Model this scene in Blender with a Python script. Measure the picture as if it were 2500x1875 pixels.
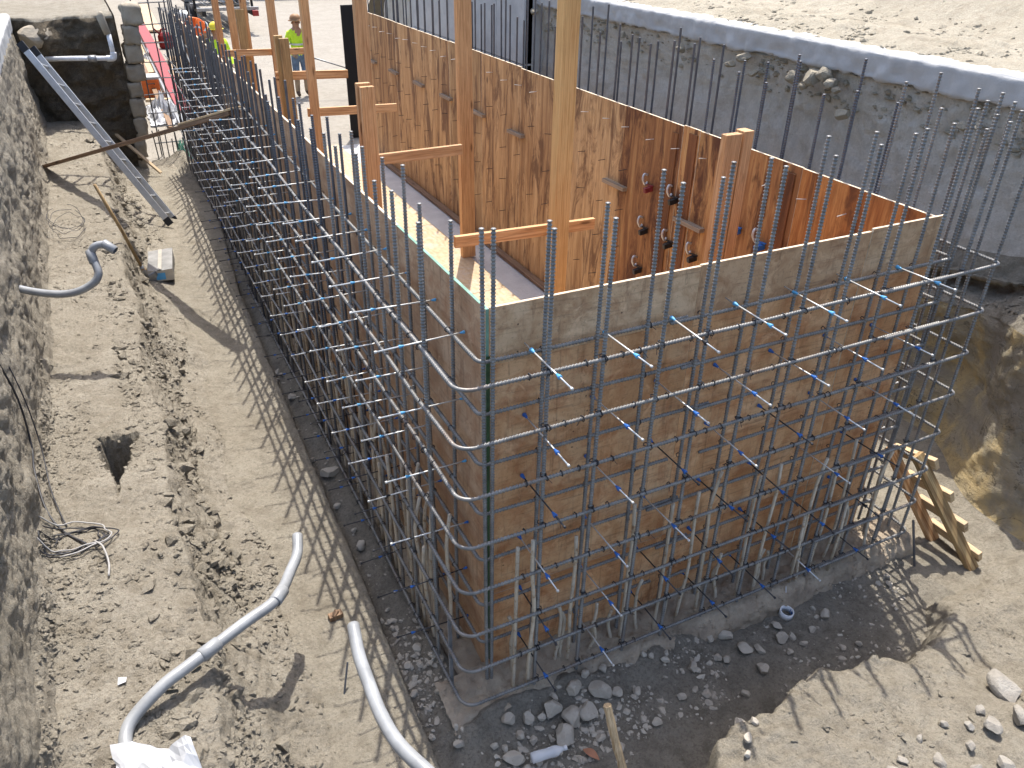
import bpy, math, random
import numpy as np
from mathutils import Vector, Matrix

# ------------------------------------------------------------------ camera, sky, sun, exposure
SC = bpy.context.scene
COL = SC.collection
for o in list(bpy.data.objects):
    bpy.data.objects.remove(o)
random.seed(7)
RNG = np.random.default_rng(11)
R = math.radians

def make_camera():
    yaw, pitch, roll = 0.4692, -0.5391, 0.0182
    f = Vector((math.sin(yaw)*math.cos(pitch), math.cos(yaw)*math.cos(pitch), math.sin(pitch)))
    r = f.cross(Vector((0, 0, 1))).normalized(); u = r.cross(f)
    r2 = r*math.cos(roll)+u*math.sin(roll); u2 = u*math.cos(roll)-r*math.sin(roll)
    cd = bpy.data.cameras.new('camera'); co = bpy.data.objects.new('camera', cd); COL.objects.link(co)
    m = Matrix((r2, u2, -f)).transposed().to_4x4(); m.translation = (-1.3736, -2.9858, 4.0081)
    co.matrix_world = m
    cd.sensor_width = 36; cd.lens = 1946.5/2500*36; cd.clip_start = 0.05; cd.clip_end = 2000
    SC.camera = co
make_camera()

SUN = Vector((0.20, 0.40, 1.0)).normalized()
W = bpy.data.worlds.new('World'); SC.world = W; W.use_nodes = True
wn = W.node_tree.nodes; wl = W.node_tree.links
sky = wn.new('ShaderNodeTexSky'); sky.sky_type = 'NISHITA'; sky.sun_disc = False
sky.sun_elevation = math.asin(SUN.z); sky.sun_rotation = math.atan2(SUN.x, SUN.y)
sky.air_density = 1.0; sky.dust_density = 3.0; sky.ozone_density = 0.8
wl.new(sky.outputs[0], wn['Background'].inputs[0]); wn['Background'].inputs[1].default_value = 0.15
ld = bpy.data.lights.new('sun', 'SUN'); ld.energy = 3.2; ld.angle = R(0.5); ld.color = (1.0, 0.955, 0.88)
lo = bpy.data.objects.new('sun', ld); COL.objects.link(lo)
lo.rotation_euler = SUN.to_track_quat('Z', 'Y').to_euler(); lo.location = SUN*40
SC.view_settings.view_transform = 'Standard'; SC.view_settings.look = 'None'
SC.view_settings.exposure = 1.10; SC.view_settings.gamma = 1.0; SC.view_settings.use_curve_mapping = False
SC.render.resolution_x = 1024; SC.render.resolution_y = 768

# ------------------------------------------------------------------ material helper
class NM:
    def __init__(s, name):
        s.m = bpy.data.materials.new(name); s.m.use_nodes = True
        s.n = s.m.node_tree.nodes; s.l = s.m.node_tree.links
        s.b = s.n['Principled BSDF']; s._v = None
    def put(s, sock, v):
        if isinstance(v, bpy.types.NodeSocket): s.l.new(v, sock)
        elif isinstance(v, (tuple, list)) and len(v) == 3 and sock.type == 'RGBA': sock.default_value = (*v, 1)
        else: sock.default_value = v
    def obj(s, scale=(1, 1, 1), rnd=0.0, kind='Object'):
        t = s.n.new('ShaderNodeTexCoord'); mp = s.n.new('ShaderNodeMapping')
        mp.inputs['Scale'].default_value = scale
        s.l.new(t.outputs[kind], mp.inputs[0])
        if rnd:
            oi = s.n.new('ShaderNodeObjectInfo'); mu = s.n.new('ShaderNodeVectorMath'); mu.operation = 'SCALE'
            mu.inputs[0].default_value = (rnd, rnd*0.7, rnd*1.3); s.l.new(oi.outputs['Random'], mu.inputs['Scale'])
            ad = s.n.new('ShaderNodeVectorMath'); s.l.new(t.outputs[kind], ad.inputs[0]); s.l.new(mu.outputs[0], ad.inputs[1])
            s.l.new(ad.outputs[0], mp.inputs[0])
        return mp.outputs[0]
    def rand(s):
        return s.n.new('ShaderNodeObjectInfo').outputs['Random']
    def geo(s, scale=(1, 1, 1)):
        t = s.n.new('ShaderNodeNewGeometry'); mp = s.n.new('ShaderNodeMapping'); mp.inputs['Scale'].default_value = scale
        s.l.new(t.outputs['Position'], mp.inputs[0]); return mp.outputs[0]
    def noise(s, v, scale, detail=4, rough=0.55, dist=0.0):
        t = s.n.new('ShaderNodeTexNoise'); s.l.new(v, t.inputs['Vector']); t.inputs['Scale'].default_value = scale
        t.inputs['Detail'].default_value = detail; t.inputs['Roughness'].default_value = rough; t.inputs['Distortion'].default_value = dist
        return t.outputs['Fac']
    def voro(s, v, scale, feat='F1', out='Distance', rnd=1.0):
        t = s.n.new('ShaderNodeTexVoronoi'); t.feature = feat; s.l.new(v, t.inputs['Vector']); t.inputs['Scale'].default_value = scale
        t.inputs['Randomness'].default_value = rnd
        return t.outputs[out]
    def wave(s, v, scale, dist=2.0, det=2, direction='X'):
        t = s.n.new('ShaderNodeTexWave'); t.bands_direction = direction; s.l.new(v, t.inputs['Vector'])
        t.inputs['Scale'].default_value = scale; t.inputs['Distortion'].default_value = dist; t.inputs['Detail'].default_value = det
        return t.outputs['Fac']
    def ramp(s, f, stops, interp='LINEAR'):
        t = s.n.new('ShaderNodeValToRGB'); s.l.new(f, t.inputs[0]); cr = t.color_ramp; cr.interpolation = interp
        while len(cr.elements) > len(stops): cr.elements.remove(cr.elements[-1])
        while len(cr.elements) < len(stops): cr.elements.new(0.5)
        for e, (p, c) in zip(cr.elements, stops):
            e.position = p; e.color = (c, c, c, 1) if isinstance(c, (int, float)) else (*c, 1)
        return t.outputs[0]
    def mix(s, f, a, b, mode='MIX'):
        t = s.n.new('ShaderNodeMix'); t.data_type = 'RGBA'; t.blend_type = mode
        s.put(t.inputs[0], f); s.put(t.inputs[6], a); s.put(t.inputs[7], b); return t.outputs[2]
    def math(s, op, a, b=0.0):
        t = s.n.new('ShaderNodeMath'); t.operation = op; s.put(t.inputs[0], a); s.put(t.inputs[1], b); return t.outputs[0]
    def bump(s, h, strength=0.5, dist=0.01, normal=None):
        t = s.n.new('ShaderNodeBump'); s.l.new(h, t.inputs['Height']); t.inputs['Strength'].default_value = strength
        t.inputs['Distance'].default_value = dist
        if normal is not None: s.l.new(normal, t.inputs['Normal'])
        return t.outputs[0]
    def done(s, color, rough=0.8, metal=0.0, normal=None, spec=0.3, **k):
        s.put(s.b.inputs['Base Color'], color); s.put(s.b.inputs['Roughness'], rough); s.put(s.b.inputs['Metallic'], metal)
        s.put(s.b.inputs['Specular IOR Level'], spec)
        if normal is not None: s.l.new(normal, s.b.inputs['Normal'])
        for q, v in k.items(): s.put(s.b.inputs[q], v)
        return s.m

def m_soil(name, a, b, c, grit=0.5, dist=0.02, streak=False):
    """a light, b mid, c dark tone of one soil"""
    k = NM(name); v = k.geo(); big = k.noise(v, 1.4, 5, 0.6); mid = k.noise(v, 7, 7, 0.68, 0.4); fine = k.noise(v, 55, 5, 0.72)
    base = k.ramp(big, [(0.34, b), (0.62, a)])
    base = k.mix(k.ramp(mid, [(0.46, 0.0), (0.70, 0.75)]), base, c)
    base = k.mix(k.ramp(fine, [(0.33, 0.7), (0.52, 0.0)]), base, c)
    pale = tuple(min(1, q*1.22) for q in a)
    base = k.mix(k.ramp(k.noise(v, 24, 6, 0.7), [(0.55, 0.0), (0.72, 0.6)]), base, pale)
    peb = k.voro(v, 60); base = k.mix(k.ramp(peb, [(0.07, 0.4), (0.2, 0.0)]), base, pale)
    h1 = k.noise(v, 17, 9, 0.74)
    if streak: h1 = k.math('ADD', h1, k.math('MULTIPLY', k.noise(k.geo((7, 5, 1.5)), 4, 6, 0.72), 0.8))
    n = k.bump(h1, grit, dist*2.2)
    n = k.bump(k.noise(v, 75, 6, 0.75), grit*0.9, dist*0.6, n)
    n = k.bump(k.ramp(peb, [(0.0, 1.0), (0.3, 0.0)]), grit*0.5, dist*0.35, n)
    return k.done(base, 0.95, 0, n, 0.1)

M = {}
M['sand'] = m_soil('sandy_soil', (0.36, 0.325, 0.262), (0.31, 0.275, 0.216), (0.20, 0.172, 0.13), 0.85, 0.026)
M['bank'] = m_soil('bank_soil', (0.385, 0.348, 0.285), (0.33, 0.295, 0.235), (0.205, 0.176, 0.132), 0.8, 0.028, True)
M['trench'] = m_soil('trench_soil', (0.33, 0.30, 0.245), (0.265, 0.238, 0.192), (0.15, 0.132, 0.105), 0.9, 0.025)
M['cut'] = m_soil('cut_earth', (0.64, 0.60, 0.53), (0.57, 0.53, 0.465), (0.43, 0.395, 0.335), 0.6, 0.045)
M['hill'] = m_soil('hill_sand', (0.42, 0.38, 0.305), (0.38, 0.34, 0.265), (0.29, 0.25, 0.19), 0.6, 0.03)
M['site'] = m_soil('site_dirt', (0.33, 0.305, 0.265), (0.285, 0.26, 0.225), (0.22, 0.20, 0.168), 0.5, 0.02)
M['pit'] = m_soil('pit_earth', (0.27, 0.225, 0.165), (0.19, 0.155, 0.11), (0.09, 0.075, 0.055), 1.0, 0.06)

def m_ochre():
    k = NM('ochre_cut_earth'); v = k.geo(); big = k.noise(v, 1.3, 5, 0.6, 0.6); mid = k.noise(v, 8, 6, 0.65)
    base = k.ramp(big, [(0.38, (0.30, 0.27, 0.22)), (0.48, (0.37, 0.32, 0.225)), (0.56, (0.53, 0.41, 0.22)), (0.7, (0.42, 0.345, 0.215))])
    base = k.mix(k.ramp(mid, [(0.5, 0.0), (0.7, 0.6)]), base, (0.22, 0.19, 0.145))
    cn = k.math('ABSOLUTE', k.math('SUBTRACT', k.noise(v, 2.3, 6, 0.6, 1.2), 0.5)); base = k.mix(k.ramp(cn, [(0.0, 0.75), (0.006, 0.0)]), base, (0.07, 0.06, 0.04))
    n = k.bump(k.noise(k.geo((1, 1, 2.2)), 14, 8, 0.7), 0.9, 0.06); n = k.bump(k.noise(v, 80, 5, 0.7), 0.5, 0.015, n)
    return k.done(base, 0.95, 0, n, 0.1)
M['ochre'] = m_ochre()

def m_concrete(name, a, b, sc=4.0, grit=0.3):
    k = NM(name); v = k.geo(); n0 = k.noise(v, sc, 7, 0.65); base = k.ramp(n0, [(0.3, b), (0.65, a)])
    base = k.mix(k.ramp(k.voro(v, 40), [(0.05, 0.5), (0.16, 0.0)]), base, tuple(q*0.6 for q in b))
    n = k.bump(k.noise(v, 30, 7, 0.7), grit, 0.02)
    return k.done(base, 0.9, 0, n, 0.2)
M['slab'] = m_concrete('slab_concrete', (0.50, 0.50, 0.49), (0.40, 0.40, 0.40))
M['foot'] = m_concrete('footing_concrete', (0.47, 0.39, 0.29), (0.25, 0.20, 0.15), 6.0, 0.9)
M['block'] = m_concrete('old_concrete', (0.40, 0.35, 0.275), (0.25, 0.215, 0.165), 3.0, 0.6)
M['rock'] = m_concrete('grey_rock', (0.47, 0.43, 0.36), (0.34, 0.30, 0.245), 7.0, 0.5)
M['brokenconc'] = m_concrete('broken_concrete', (0.36, 0.335, 0.295), (0.22, 0.20, 0.17), 6.0, 0.7)

def m_ply(name, pale, mid, dark, stain, amt=0.5, lo=0.5, rnd=37.0):
    k = NM(name); v = k.obj((1, 1, 1), rnd); wv = k.wave(k.obj((2.6, 2.6, 0.22), rnd), 1.6, 9.0, 4); wv = k.math('ADD', k.math('MULTIPLY', wv, 0.14), k.math('MULTIPLY', k.noise(k.obj((6.5, 6.5, 0.42), rnd), 2.4, 9, 0.72, 0.7), 0.9))
    fineg = k.noise(k.obj((34, 34, 1.6), rnd), 3, 6, 0.68)
    base = k.ramp(wv, [(0.36, dark), (0.51, mid), (0.66, pale)])
    base = k.mix(k.ramp(fineg, [(0.36, 0.55), (0.54, 0.0)]), base, dark)
    base = k.mix(0.85, base, k.ramp(k.rand(), [(0.0, (0.60, 0.58, 0.54)), (0.25, (1.05, 1.0, 0.92)), (0.5, (0.80, 0.72, 0.64)), (0.75, (1.12, 1.06, 0.98)), (1.0, (0.72, 0.68, 0.60))]), 'MULTIPLY')
    st = k.noise(k.obj((3.2, 3.2, 0.7), rnd), 1.5, 8, 0.72, 1.0)
    base = k.mix(k.ramp(st, [(lo, 0.0), (lo+0.10, amt)]), base, stain)
    dr = k.noise(k.obj((22, 22, 0.8), rnd), 1.6, 5, 0.7); base = k.mix(k.ramp(dr, [(0.60, 0.0), (0.72, 0.6)]), base, stain)
    kc = k.voro(k.obj((3.1, 3.1, 1.7), rnd), 1.0, 'F1', 'Color'); kd = k.voro(k.obj((3.1, 3.1, 1.7), rnd), 1.0)
    kt = k.math('MULTIPLY', k.ramp(kd, [(0.04, 0.85), (0.07, 0.35), (0.10, 0.0)]), k.ramp(kc, [(0.45, 0.0), (0.5, 1.0)]))
    base = k.mix(kt, base, tuple(q*0.35 for q in dark))
    n = k.bump(wv, 0.2, 0.003); n = k.bump(fineg, 0.3, 0.0015, n)
    return k.done(base, 0.72, 0, n, 0.3)
def m_form(name, tones, red, dark, rnd=37.0):
    k = NM(name); v = k.obj((1, 1, 1), rnd); n1 = k.noise(v, 2.1, 7, 0.66, 1.0); n2 = k.noise(v, 8.5, 7, 0.7, 0.6); gr = k.noise(k.obj((1.3, 1.3, 16), rnd), 3.0, 6, 0.65, 0.5)
    vg = k.noise(k.obj((14, 14, 1.4), rnd), 2.5, 6, 0.65, 0.4); fi = k.noise(v, 60, 5, 0.7)
    base = k.ramp(n1, [(0.30, tones[2]), (0.46, tones[1]), (0.62, tones[0])])
    base = k.mix(k.ramp(n2, [(0.46, 0.0), (0.64, 0.6)]), base, red)
    base = k.mix(k.ramp(gr, [(0.54, 0.0), (0.68, 0.45)]), base, dark)
    base = k.mix(k.ramp(vg, [(0.55, 0.0), (0.72, 0.55)]), base, dark)
    base = k.mix(k.ramp(k.noise(v, 5.0, 8, 0.75, 1.5), [(0.56, 0.0), (0.66, 0.55)]), base, tuple(min(1, q*1.25) for q in tones[0]))
    base = k.mix(k.ramp(fi, [(0.32, 0.4), (0.44, 0.0)]), base, dark)
    sp = k.voro(k.obj((9, 9, 9), rnd), 1.0); base = k.mix(k.ramp(sp, [(0.035, 0.8), (0.06, 0.0)]), base, tuple(q*0.3 for q in dark))
    base = k.mix(0.9, base, k.ramp(k.rand(), [(0.0, (0.72, 0.66, 0.60)), (0.3, (1.05, 1.0, 0.95)), (0.65, (0.86, 0.74, 0.65)), (1.0, (1.1, 1.03, 0.95))]), 'MULTIPLY')
    return k.done(base, 0.7, 0, k.bump(k.math('ADD', n2, fi), 0.35, 0.004), 0.3)
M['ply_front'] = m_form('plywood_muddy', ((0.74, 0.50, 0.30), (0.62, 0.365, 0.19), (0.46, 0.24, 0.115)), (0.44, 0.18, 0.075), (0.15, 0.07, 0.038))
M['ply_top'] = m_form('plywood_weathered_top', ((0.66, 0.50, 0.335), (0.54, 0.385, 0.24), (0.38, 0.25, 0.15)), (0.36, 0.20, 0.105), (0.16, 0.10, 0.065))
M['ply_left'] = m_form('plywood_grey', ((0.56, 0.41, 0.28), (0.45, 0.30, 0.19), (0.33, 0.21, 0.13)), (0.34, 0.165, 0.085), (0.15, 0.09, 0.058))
M['ply_far'] = m_ply('plywood_weathered', (0.62, 0.44, 0.245), (0.47, 0.305, 0.155), (0.26, 0.15, 0.075), (0.13, 0.065, 0.035), 0.85, 0.50)
M['ply_stained'] = m_ply('plywood_stained', (0.55, 0.34, 0.15), (0.40, 0.205, 0.085), (0.22, 0.10, 0.045), (0.085, 0.032, 0.017), 0.92, 0.475)
M['ply_orange'] = m_ply('plywood_orange', (0.56, 0.27, 0.095), (0.40, 0.16, 0.05), (0.21, 0.075, 0.026), (0.10, 0.035, 0.016), 0.75, 0.50)
M['ply_resin'] = m_ply('plywood_resin', (0.30, 0.14, 0.06), (0.20, 0.085, 0.036), (0.11, 0.043, 0.02), (0.06, 0.025, 0.014), 0.7)
M['ply_floor'] = m_ply('plywood_floor', (0.50, 0.41, 0.29), (0.45, 0.36, 0.245), (0.37, 0.28, 0.18), (0.42, 0.38, 0.34), 0.5)

def m_lumber(name, pale, mid, dark, sc=1.0):
    k = NM(name); g = k.obj((26*sc, 26*sc, 0.9), 19.0)
    w = k.wave(k.obj((7*sc, 7*sc, 0.28), 19.0), 2.6, 5.5, 3); gr = k.noise(g, 3.0, 5, 0.62, 0.5)
    base = k.ramp(w, [(0.0, mid), (0.55, pale), (0.92, mid), (1.0, dark)])
    base = k.mix(k.ramp(gr, [(0.36, 0.75), (0.56, 0.0)]), base, dark)
    base = k.mix(k.ramp(k.noise(k.obj((2, 2, 1.1), 19.0), 2.2, 6, 0.7, 0.8), [(0.52, 0.0), (0.68, 0.5)]), base, tuple(q*0.75 for q in mid))
    kn = k.voro(k.obj((9, 9, 2.2), 19.0), 1.0); base = k.mix(k.ramp(kn, [(0.07, 0.8), (0.15, 0.0)]), base, tuple(q*0.4 for q in dark))
    base = k.mix(0.7, base, k.ramp(k.rand(), [(0, (0.82, 0.78, 0.76)), (0.5, (1, 1, 1)), (1, (1.1, 1.04, 0.92))]), 'MULTIPLY')
    n = k.bump(gr, 0.25, 0.002)
    return k.done(base, 0.65, 0, n, 0.3)
M['fir'] = m_lumber('fir_lumber', (0.68, 0.45, 0.25), (0.57, 0.335, 0.16), (0.34, 0.17, 0.075))
M['pine'] = m_lumber('pine_lumber', (0.74, 0.51, 0.235), (0.66, 0.42, 0.17), (0.48, 0.26, 0.09))
M['paleboard'] = m_lumber('pale_lumber', (0.60, 0.47, 0.31), (0.52, 0.39, 0.24), (0.36, 0.25, 0.14))
M['oldboard'] = m_lumber('weathered_board', (0.30, 0.20, 0.125), (0.22, 0.14, 0.085), (0.12, 0.07, 0.045))
M['greyboard'] = m_lumber('grey_board', (0.36, 0.30, 0.235), (0.28, 0.225, 0.17), (0.17, 0.13, 0.095))
M['dirtyboard'] = m_lumber('dirty_lumber', (0.52, 0.38, 0.19), (0.40, 0.27, 0.125), (0.20, 0.12, 0.055))

def m_plain(name, col, rough=0.6, metal=0.0, var=0.15, sc=12, spec=0.4):
    k = NM(name); v = k.obj((1, 1, 1), 3.0); n0 = k.noise(v, sc, 5, 0.6)
    base = k.ramp(n0, [(0.3, tuple(q*(1-var) for q in col)), (0.7, tuple(min(1, q*(1+var)) for q in col))])
    return k.done(base, rough, metal, k.bump(n0, 0.12, 0.003), spec)
def m_rebar():
    k = NM('rebar_steel'); v = k.geo(); n0 = k.noise(v, 14, 5, 0.65)
    base = k.ramp(n0, [(0.3, (0.13, 0.127, 0.122)), (0.55, (0.215, 0.21, 0.20)), (0.8, (0.30, 0.28, 0.25))])
    base = k.mix(k.ramp(k.noise(v, 3.1, 5, 0.7), [(0.55, 0.0), (0.72, 0.55)]), base, (0.20, 0.125, 0.08))
    return k.done(base, 0.36, 0.12, k.bump(k.noise(v, 160, 3, 0.6), 0.25, 0.002), 0.5)
M['rebar'] = m_rebar()
def m_rebar_dark():
    k = NM('rebar_dark'); v = k.geo(); n0 = k.noise(v, 14, 5, 0.65)
    base = k.ramp(n0, [(0.3, (0.075, 0.08, 0.092)), (0.7, (0.135, 0.14, 0.155))])
    return k.done(base, 0.45, 0.5, None, 0.5)
M['rebar_dark'] = m_rebar_dark()
def m_dowel():
    k = NM('dusty_dowel'); v = k.geo(); n0 = k.noise(v, 22, 6, 0.7)
    base = k.ramp(n0, [(0.33, (0.34, 0.23, 0.14)), (0.45, (0.52, 0.45, 0.35)), (0.8, (0.62, 0.56, 0.46))])
    return k.done(base, 0.9, 0.0, k.bump(k.noise(v, 120, 5, 0.7), 0.6, 0.006), 0.15)
M['dowel'] = m_dowel()
M['wire'] = m_plain('tie_wire', (0.035, 0.035, 0.04), 0.5, 0.3)
M['rod'] = m_plain('tie_rod_steel', (0.62, 0.62, 0.60), 0.4, 0.35)
M['rodshaded'] = m_plain('tie_rod_shaded', (0.045, 0.045, 0.05), 0.5, 0.2)  # same rods in shade, the shade put into the colour
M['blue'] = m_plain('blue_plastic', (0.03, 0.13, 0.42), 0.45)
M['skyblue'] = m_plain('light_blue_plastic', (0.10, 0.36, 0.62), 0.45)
M['blackp'] = m_plain('black_plastic', (0.015, 0.015, 0.017), 0.45)
M['alu'] = m_plain('aluminium', (0.52, 0.53, 0.54), 0.42, 0.6, 0.1)
M['conduit'] = m_plain('grey_pvc', (0.27, 0.28, 0.29), 0.38, 0.0, 0.2, 9, 0.5)
M['pvc'] = m_plain('white_pvc', (0.72, 0.73, 0.74), 0.4)
M['steel'] = m_plain('worn_steel', (0.30, 0.30, 0.30), 0.45, 0.6, 0.3)
M['blacksteel'] = m_plain('black_steel', (0.012, 0.012, 0.013), 0.55, 0.2)
M['red'] = m_plain('red_paint', (0.26, 0.02, 0.018), 0.5)
M['orange'] = m_plain('orange_paint', (0.75, 0.16, 0.03), 0.45)
M['hiyellow'] = m_plain('hi_vis_yellow', (0.62, 0.92, 0.04), 0.75)
M['hiorange'] = m_plain('hi_vis_orange', (0.95, 0.17, 0.03), 0.75)
M['reflect'] = m_plain('reflective_tape', (0.62, 0.64, 0.64), 0.35, 0.2)
M['denim'] = m_plain('denim', (0.13, 0.19, 0.28), 0.9, 0, 0.3)
M['khaki'] = m_plain('khaki_cloth', (0.33, 0.25, 0.17), 0.9, 0, 0.25)
M['skin'] = m_plain('skin', (0.42, 0.23, 0.145), 0.55)
M['boot'] = m_plain('boot_leather', (0.10, 0.065, 0.04), 0.8)
M['hatbrown'] = m_plain('brown_hat', (0.30, 0.16, 0.07), 0.6)
M['hatyellow'] = m_plain('yellow_helmet', (0.85, 0.68, 0.04), 0.35)
M['hatwhite'] = m_plain('white_helmet', (0.75, 0.74, 0.70), 0.35)
M['card'] = m_plain('dusty_cardboard', (0.22, 0.215, 0.205), 0.85, 0, 0.35, 6)
M['cardpale'] = m_plain('pale_cardboard', (0.55, 0.48, 0.38), 0.85)
M['tape'] = m_plain('clear_tape', (0.36, 0.33, 0.27), 0.35)
M['sheet'] = m_plain('white_plastic_sheet', (0.42, 0.43, 0.45), 0.5, 0, 0.2, 5)
M['greenedge'] = m_plain('green_edge_paint', (0.16, 0.30, 0.23), 0.7, 0, 0.3)
M['darkgreen'] = m_plain('dark_green_edge', (0.035, 0.075, 0.03), 0.7, 0, 0.4)
M['plyedge'] = m_plain('plywood_edge', (0.60, 0.50, 0.37), 0.85, 0, 0.3, 25)
M['rubber'] = m_plain('rubber', (0.02, 0.02, 0.022), 0.7)
M['cable'] = m_plain('cable_sheath', (0.03, 0.03, 0.035), 0.5)
M['greycable'] = m_plain('grey_cable', (0.35, 0.34, 0.33), 0.6)
M['navy'] = m_plain('dark_navy_paint', (0.02, 0.026, 0.045), 0.35)
M['darkred'] = m_plain('dark_red_plastic', (0.16, 0.02, 0.025), 0.5)
M['oldleaf'] = m_plain('dry_leaf', (0.36, 0.17, 0.10), 0.9)
def m_glass(name, col, alpha):
    k = NM(name); return k.done(col, 0.22, 0, None, 0.5, **{'Transmission Weight': alpha, 'IOR': 1.15})
M['bottle'] = m_glass('clear_bottle', (0.9, 0.92, 0.94), 0.55)
M['greenbag'] = m_glass('green_film', (0.30, 0.62, 0.50), 0.45)

# ------------------------------------------------------------------ mesh helpers
def mesh_from(name, V, F, smooth=False):
    me = bpy.data.meshes.new(name); me.from_pydata([tuple(map(float, v)) for v in V] if not isinstance(V, np.ndarray) else V.tolist(), [], F if isinstance(F, list) else F.tolist())
    if smooth: me.polygons.foreach_set('use_smooth', [True]*len(me.polygons))
    me.update(); return me
def link(name, me, mat=None, parent=None, mw=None):
    o = bpy.data.objects.new(name, me); COL.objects.link(o)
    if mat is not None and me is not None and not me.materials: me.materials.append(M[mat] if isinstance(mat, str) else mat)
    if mw is not None: o.matrix_world = mw
    if parent is not None: o.parent = parent
    return o
def tag(o, label, cat, group=None):
    o['label'] = label; o['category'] = cat
    if group: o['group'] = group
    return o
def thing(name, label, cat, loc=(0, 0, 0), group=None):
    o = bpy.data.objects.new(name, None); COL.objects.link(o); o.location = loc; o.empty_display_size = 0.1
    return tag(o, label, cat, group)
def struct(o): o['kind'] = 'structure'; return o
def sub(o, loc):  # object given in world coordinates, parented to an unrotated empty at loc
    return o
class MB:
    """collects shapes, in coordinates relative to origin"""
    def __init__(s, origin=(0, 0, 0)): s.V = []; s.F = []; s.o = Vector(origin)
    def add(s, V, F):
        b = len(s.V); s.V += [tuple(Vector(v)-s.o) for v in V]; s.F += [[b+i for i in f] for f in F]; return s
    def box(s, a, b):
        x0, y0, z0 = a; x1, y1, z1 = b
        return s.add([(x0,y0,z0),(x1,y0,z0),(x1,y1,z0),(x0,y1,z0),(x0,y0,z1),(x1,y0,z1),(x1,y1,z1),(x0,y1,z1)],
                     [[0,3,2,1],[4,5,6,7],[0,1,5,4],[1,2,6,5],[2,3,7,6],[3,0,4,7]])
    def beam(s, p, q, w, t, up=(0, 0, 1), w2=None):
        p = Vector(p); q = Vector(q); d = (q-p).normalized(); u = Vector(up)
        a = d.cross(u)
        if a.length < 1e-4: a = d.cross(Vector((1, 0, 0)))
        a.normalize(); b = a.cross(d).normalized(); V = []
        for c, ww in ((p, w), (q, w2 or w)):
            for sa, sb in ((-1,-1),(1,-1),(1,1),(-1,1)): V.append(c+a*sa*ww/2+b*sb*t/2)
        return s.add(V, [[0,1,2,3],[7,6,5,4],[0,4,5,1],[1,5,6,2],[2,6,7,3],[3,7,4,0]])
    def tube(s, pts, r, n=8, cap=True):
        pts = [Vector(p) for p in pts]; rr = r if isinstance(r, (list, tuple)) else [r]*len(pts)
        V = []; F = []; prev = None
        for i, p in enumerate(pts):
            d = (pts[min(i+1, len(pts)-1)]-pts[max(i-1, 0)]).normalized()
            if prev is None: a = d.orthogonal().normalized()
            else:
                a = prev-d*prev.dot(d)
                a = a.normalized() if a.length > 1e-6 else d.orthogonal().normalized()
            prev = a; b = d.cross(a)
            for k in range(n):
                t = 2*math.pi*k/n; V.append(p+(a*math.cos(t)+b*math.sin(t))*rr[i])
        for i in range(len(pts)-1):
            for k in range(n):
                k2 = (k+1) % n; F.append([i*n+k, i*n+k2, (i+1)*n+k2, (i+1)*n+k])
        if cap: F.append(list(range(n-1, -1, -1))); F.append([(len(pts)-1)*n+k for k in range(n)])
        return s.add(V, F)
    def grid(s, P):
        P = np.asarray(P); a, b = P.shape[:2]; base = len(s.V)
        s.V += [tuple(Vector(v)-s.o) for v in P.reshape(-1, 3)]
        s.F += [[base+i*b+j, base+i*b+j+1, base+(i+1)*b+j+1, base+(i+1)*b+j] for i in range(a-1) for j in range(b-1)]
        return s
    def mesh(s, name, smooth=False): return mesh_from(name, s.V, s.F, smooth)
    def build(s, name, mat, parent=None, smooth=False, bevel=0.0):
        o = link(name, s.mesh(name, smooth), mat, parent)
        if parent is None: o.location = s.o
        else: o.location = s.o-parent.location if s.o.length else Vector((0, 0, 0))-parent.location
        if bevel:
            m = o.modifiers.new('bevel', 'BEVEL'); m.width = bevel; m.segments = 2; m.limit_method = 'ANGLE'
        return o
def lumber(name, p, q, w, t, mat, up=(0, 0, 1), parent=None, bevel=0.004):
    """straight piece with its grain along local z, standing at p"""
    p = Vector(p); q = Vector(q); d = q-p; L = d.length; d.normalize(); u = Vector(up); a = d.cross(u)
    if a.length < 1e-4: a = d.cross(Vector((0, 1, 0)))
    a.normalize(); b = d.cross(a)
    me = MB().box((-w/2, -t/2, 0), (w/2, t/2, L)).mesh(name)
    m = Matrix((a, b, d)).transposed().to_4x4(); m.translation = p
    o = link(name, me, mat)
    if parent is not None: o.parent = parent; m.translation = p-parent.location
    o.matrix_basis = m
    md = o.modifiers.new('bevel', 'BEVEL'); md.width = bevel; md.segments = 2
    return o
def smooth_path(pts, n=6):
    """Catmull-Rom through the points"""
    P = [Vector(p) for p in pts]; P = [P[0]*2-P[1]]+P+[P[-1]*2-P[-2]]; out = []
    for i in range(1, len(P)-2):
        for k in range(n):
            t = k/n; a, b, c, d = P[i-1:i+3]
            out.append(0.5*((2*b)+(c-a)*t+(2*a-5*b+4*c-d)*t*t+(3*b-a-3*c+d)*t**3))
    out.append(P[-2]); return out

# ------------------------------------------------------------------ noise for terrain
def vnoise(P, seed=0):
    P = np.asarray(P, float); I = np.floor(P).astype(np.int64); f = P-I; f = f*f*f*(f*(f*6-15)+10)
    def h(x, y, z):
        n = (x*374761393+y*668265263+z*1440662683+seed*974634277) & 0xffffffff
        n = ((n ^ (n >> 13))*1274126177) & 0xffffffff; n = ((n ^ (n >> 16))*2246822519) & 0xffffffff
        return ((n ^ (n >> 15)) & 0xffff)/32767.5-1
    x, y, z = I[..., 0], I[..., 1], I[..., 2]; u, v, w = f[..., 0], f[..., 1], f[..., 2]
    L = lambda a, b, t: a+(b-a)*t
    return L(L(L(h(x,y,z), h(x+1,y,z), u), L(h(x,y+1,z), h(x+1,y+1,z), u), v),
             L(L(h(x,y,z+1), h(x+1,y,z+1), u), L(h(x,y+1,z+1), h(x+1,y+1,z+1), u), v), w)
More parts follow.
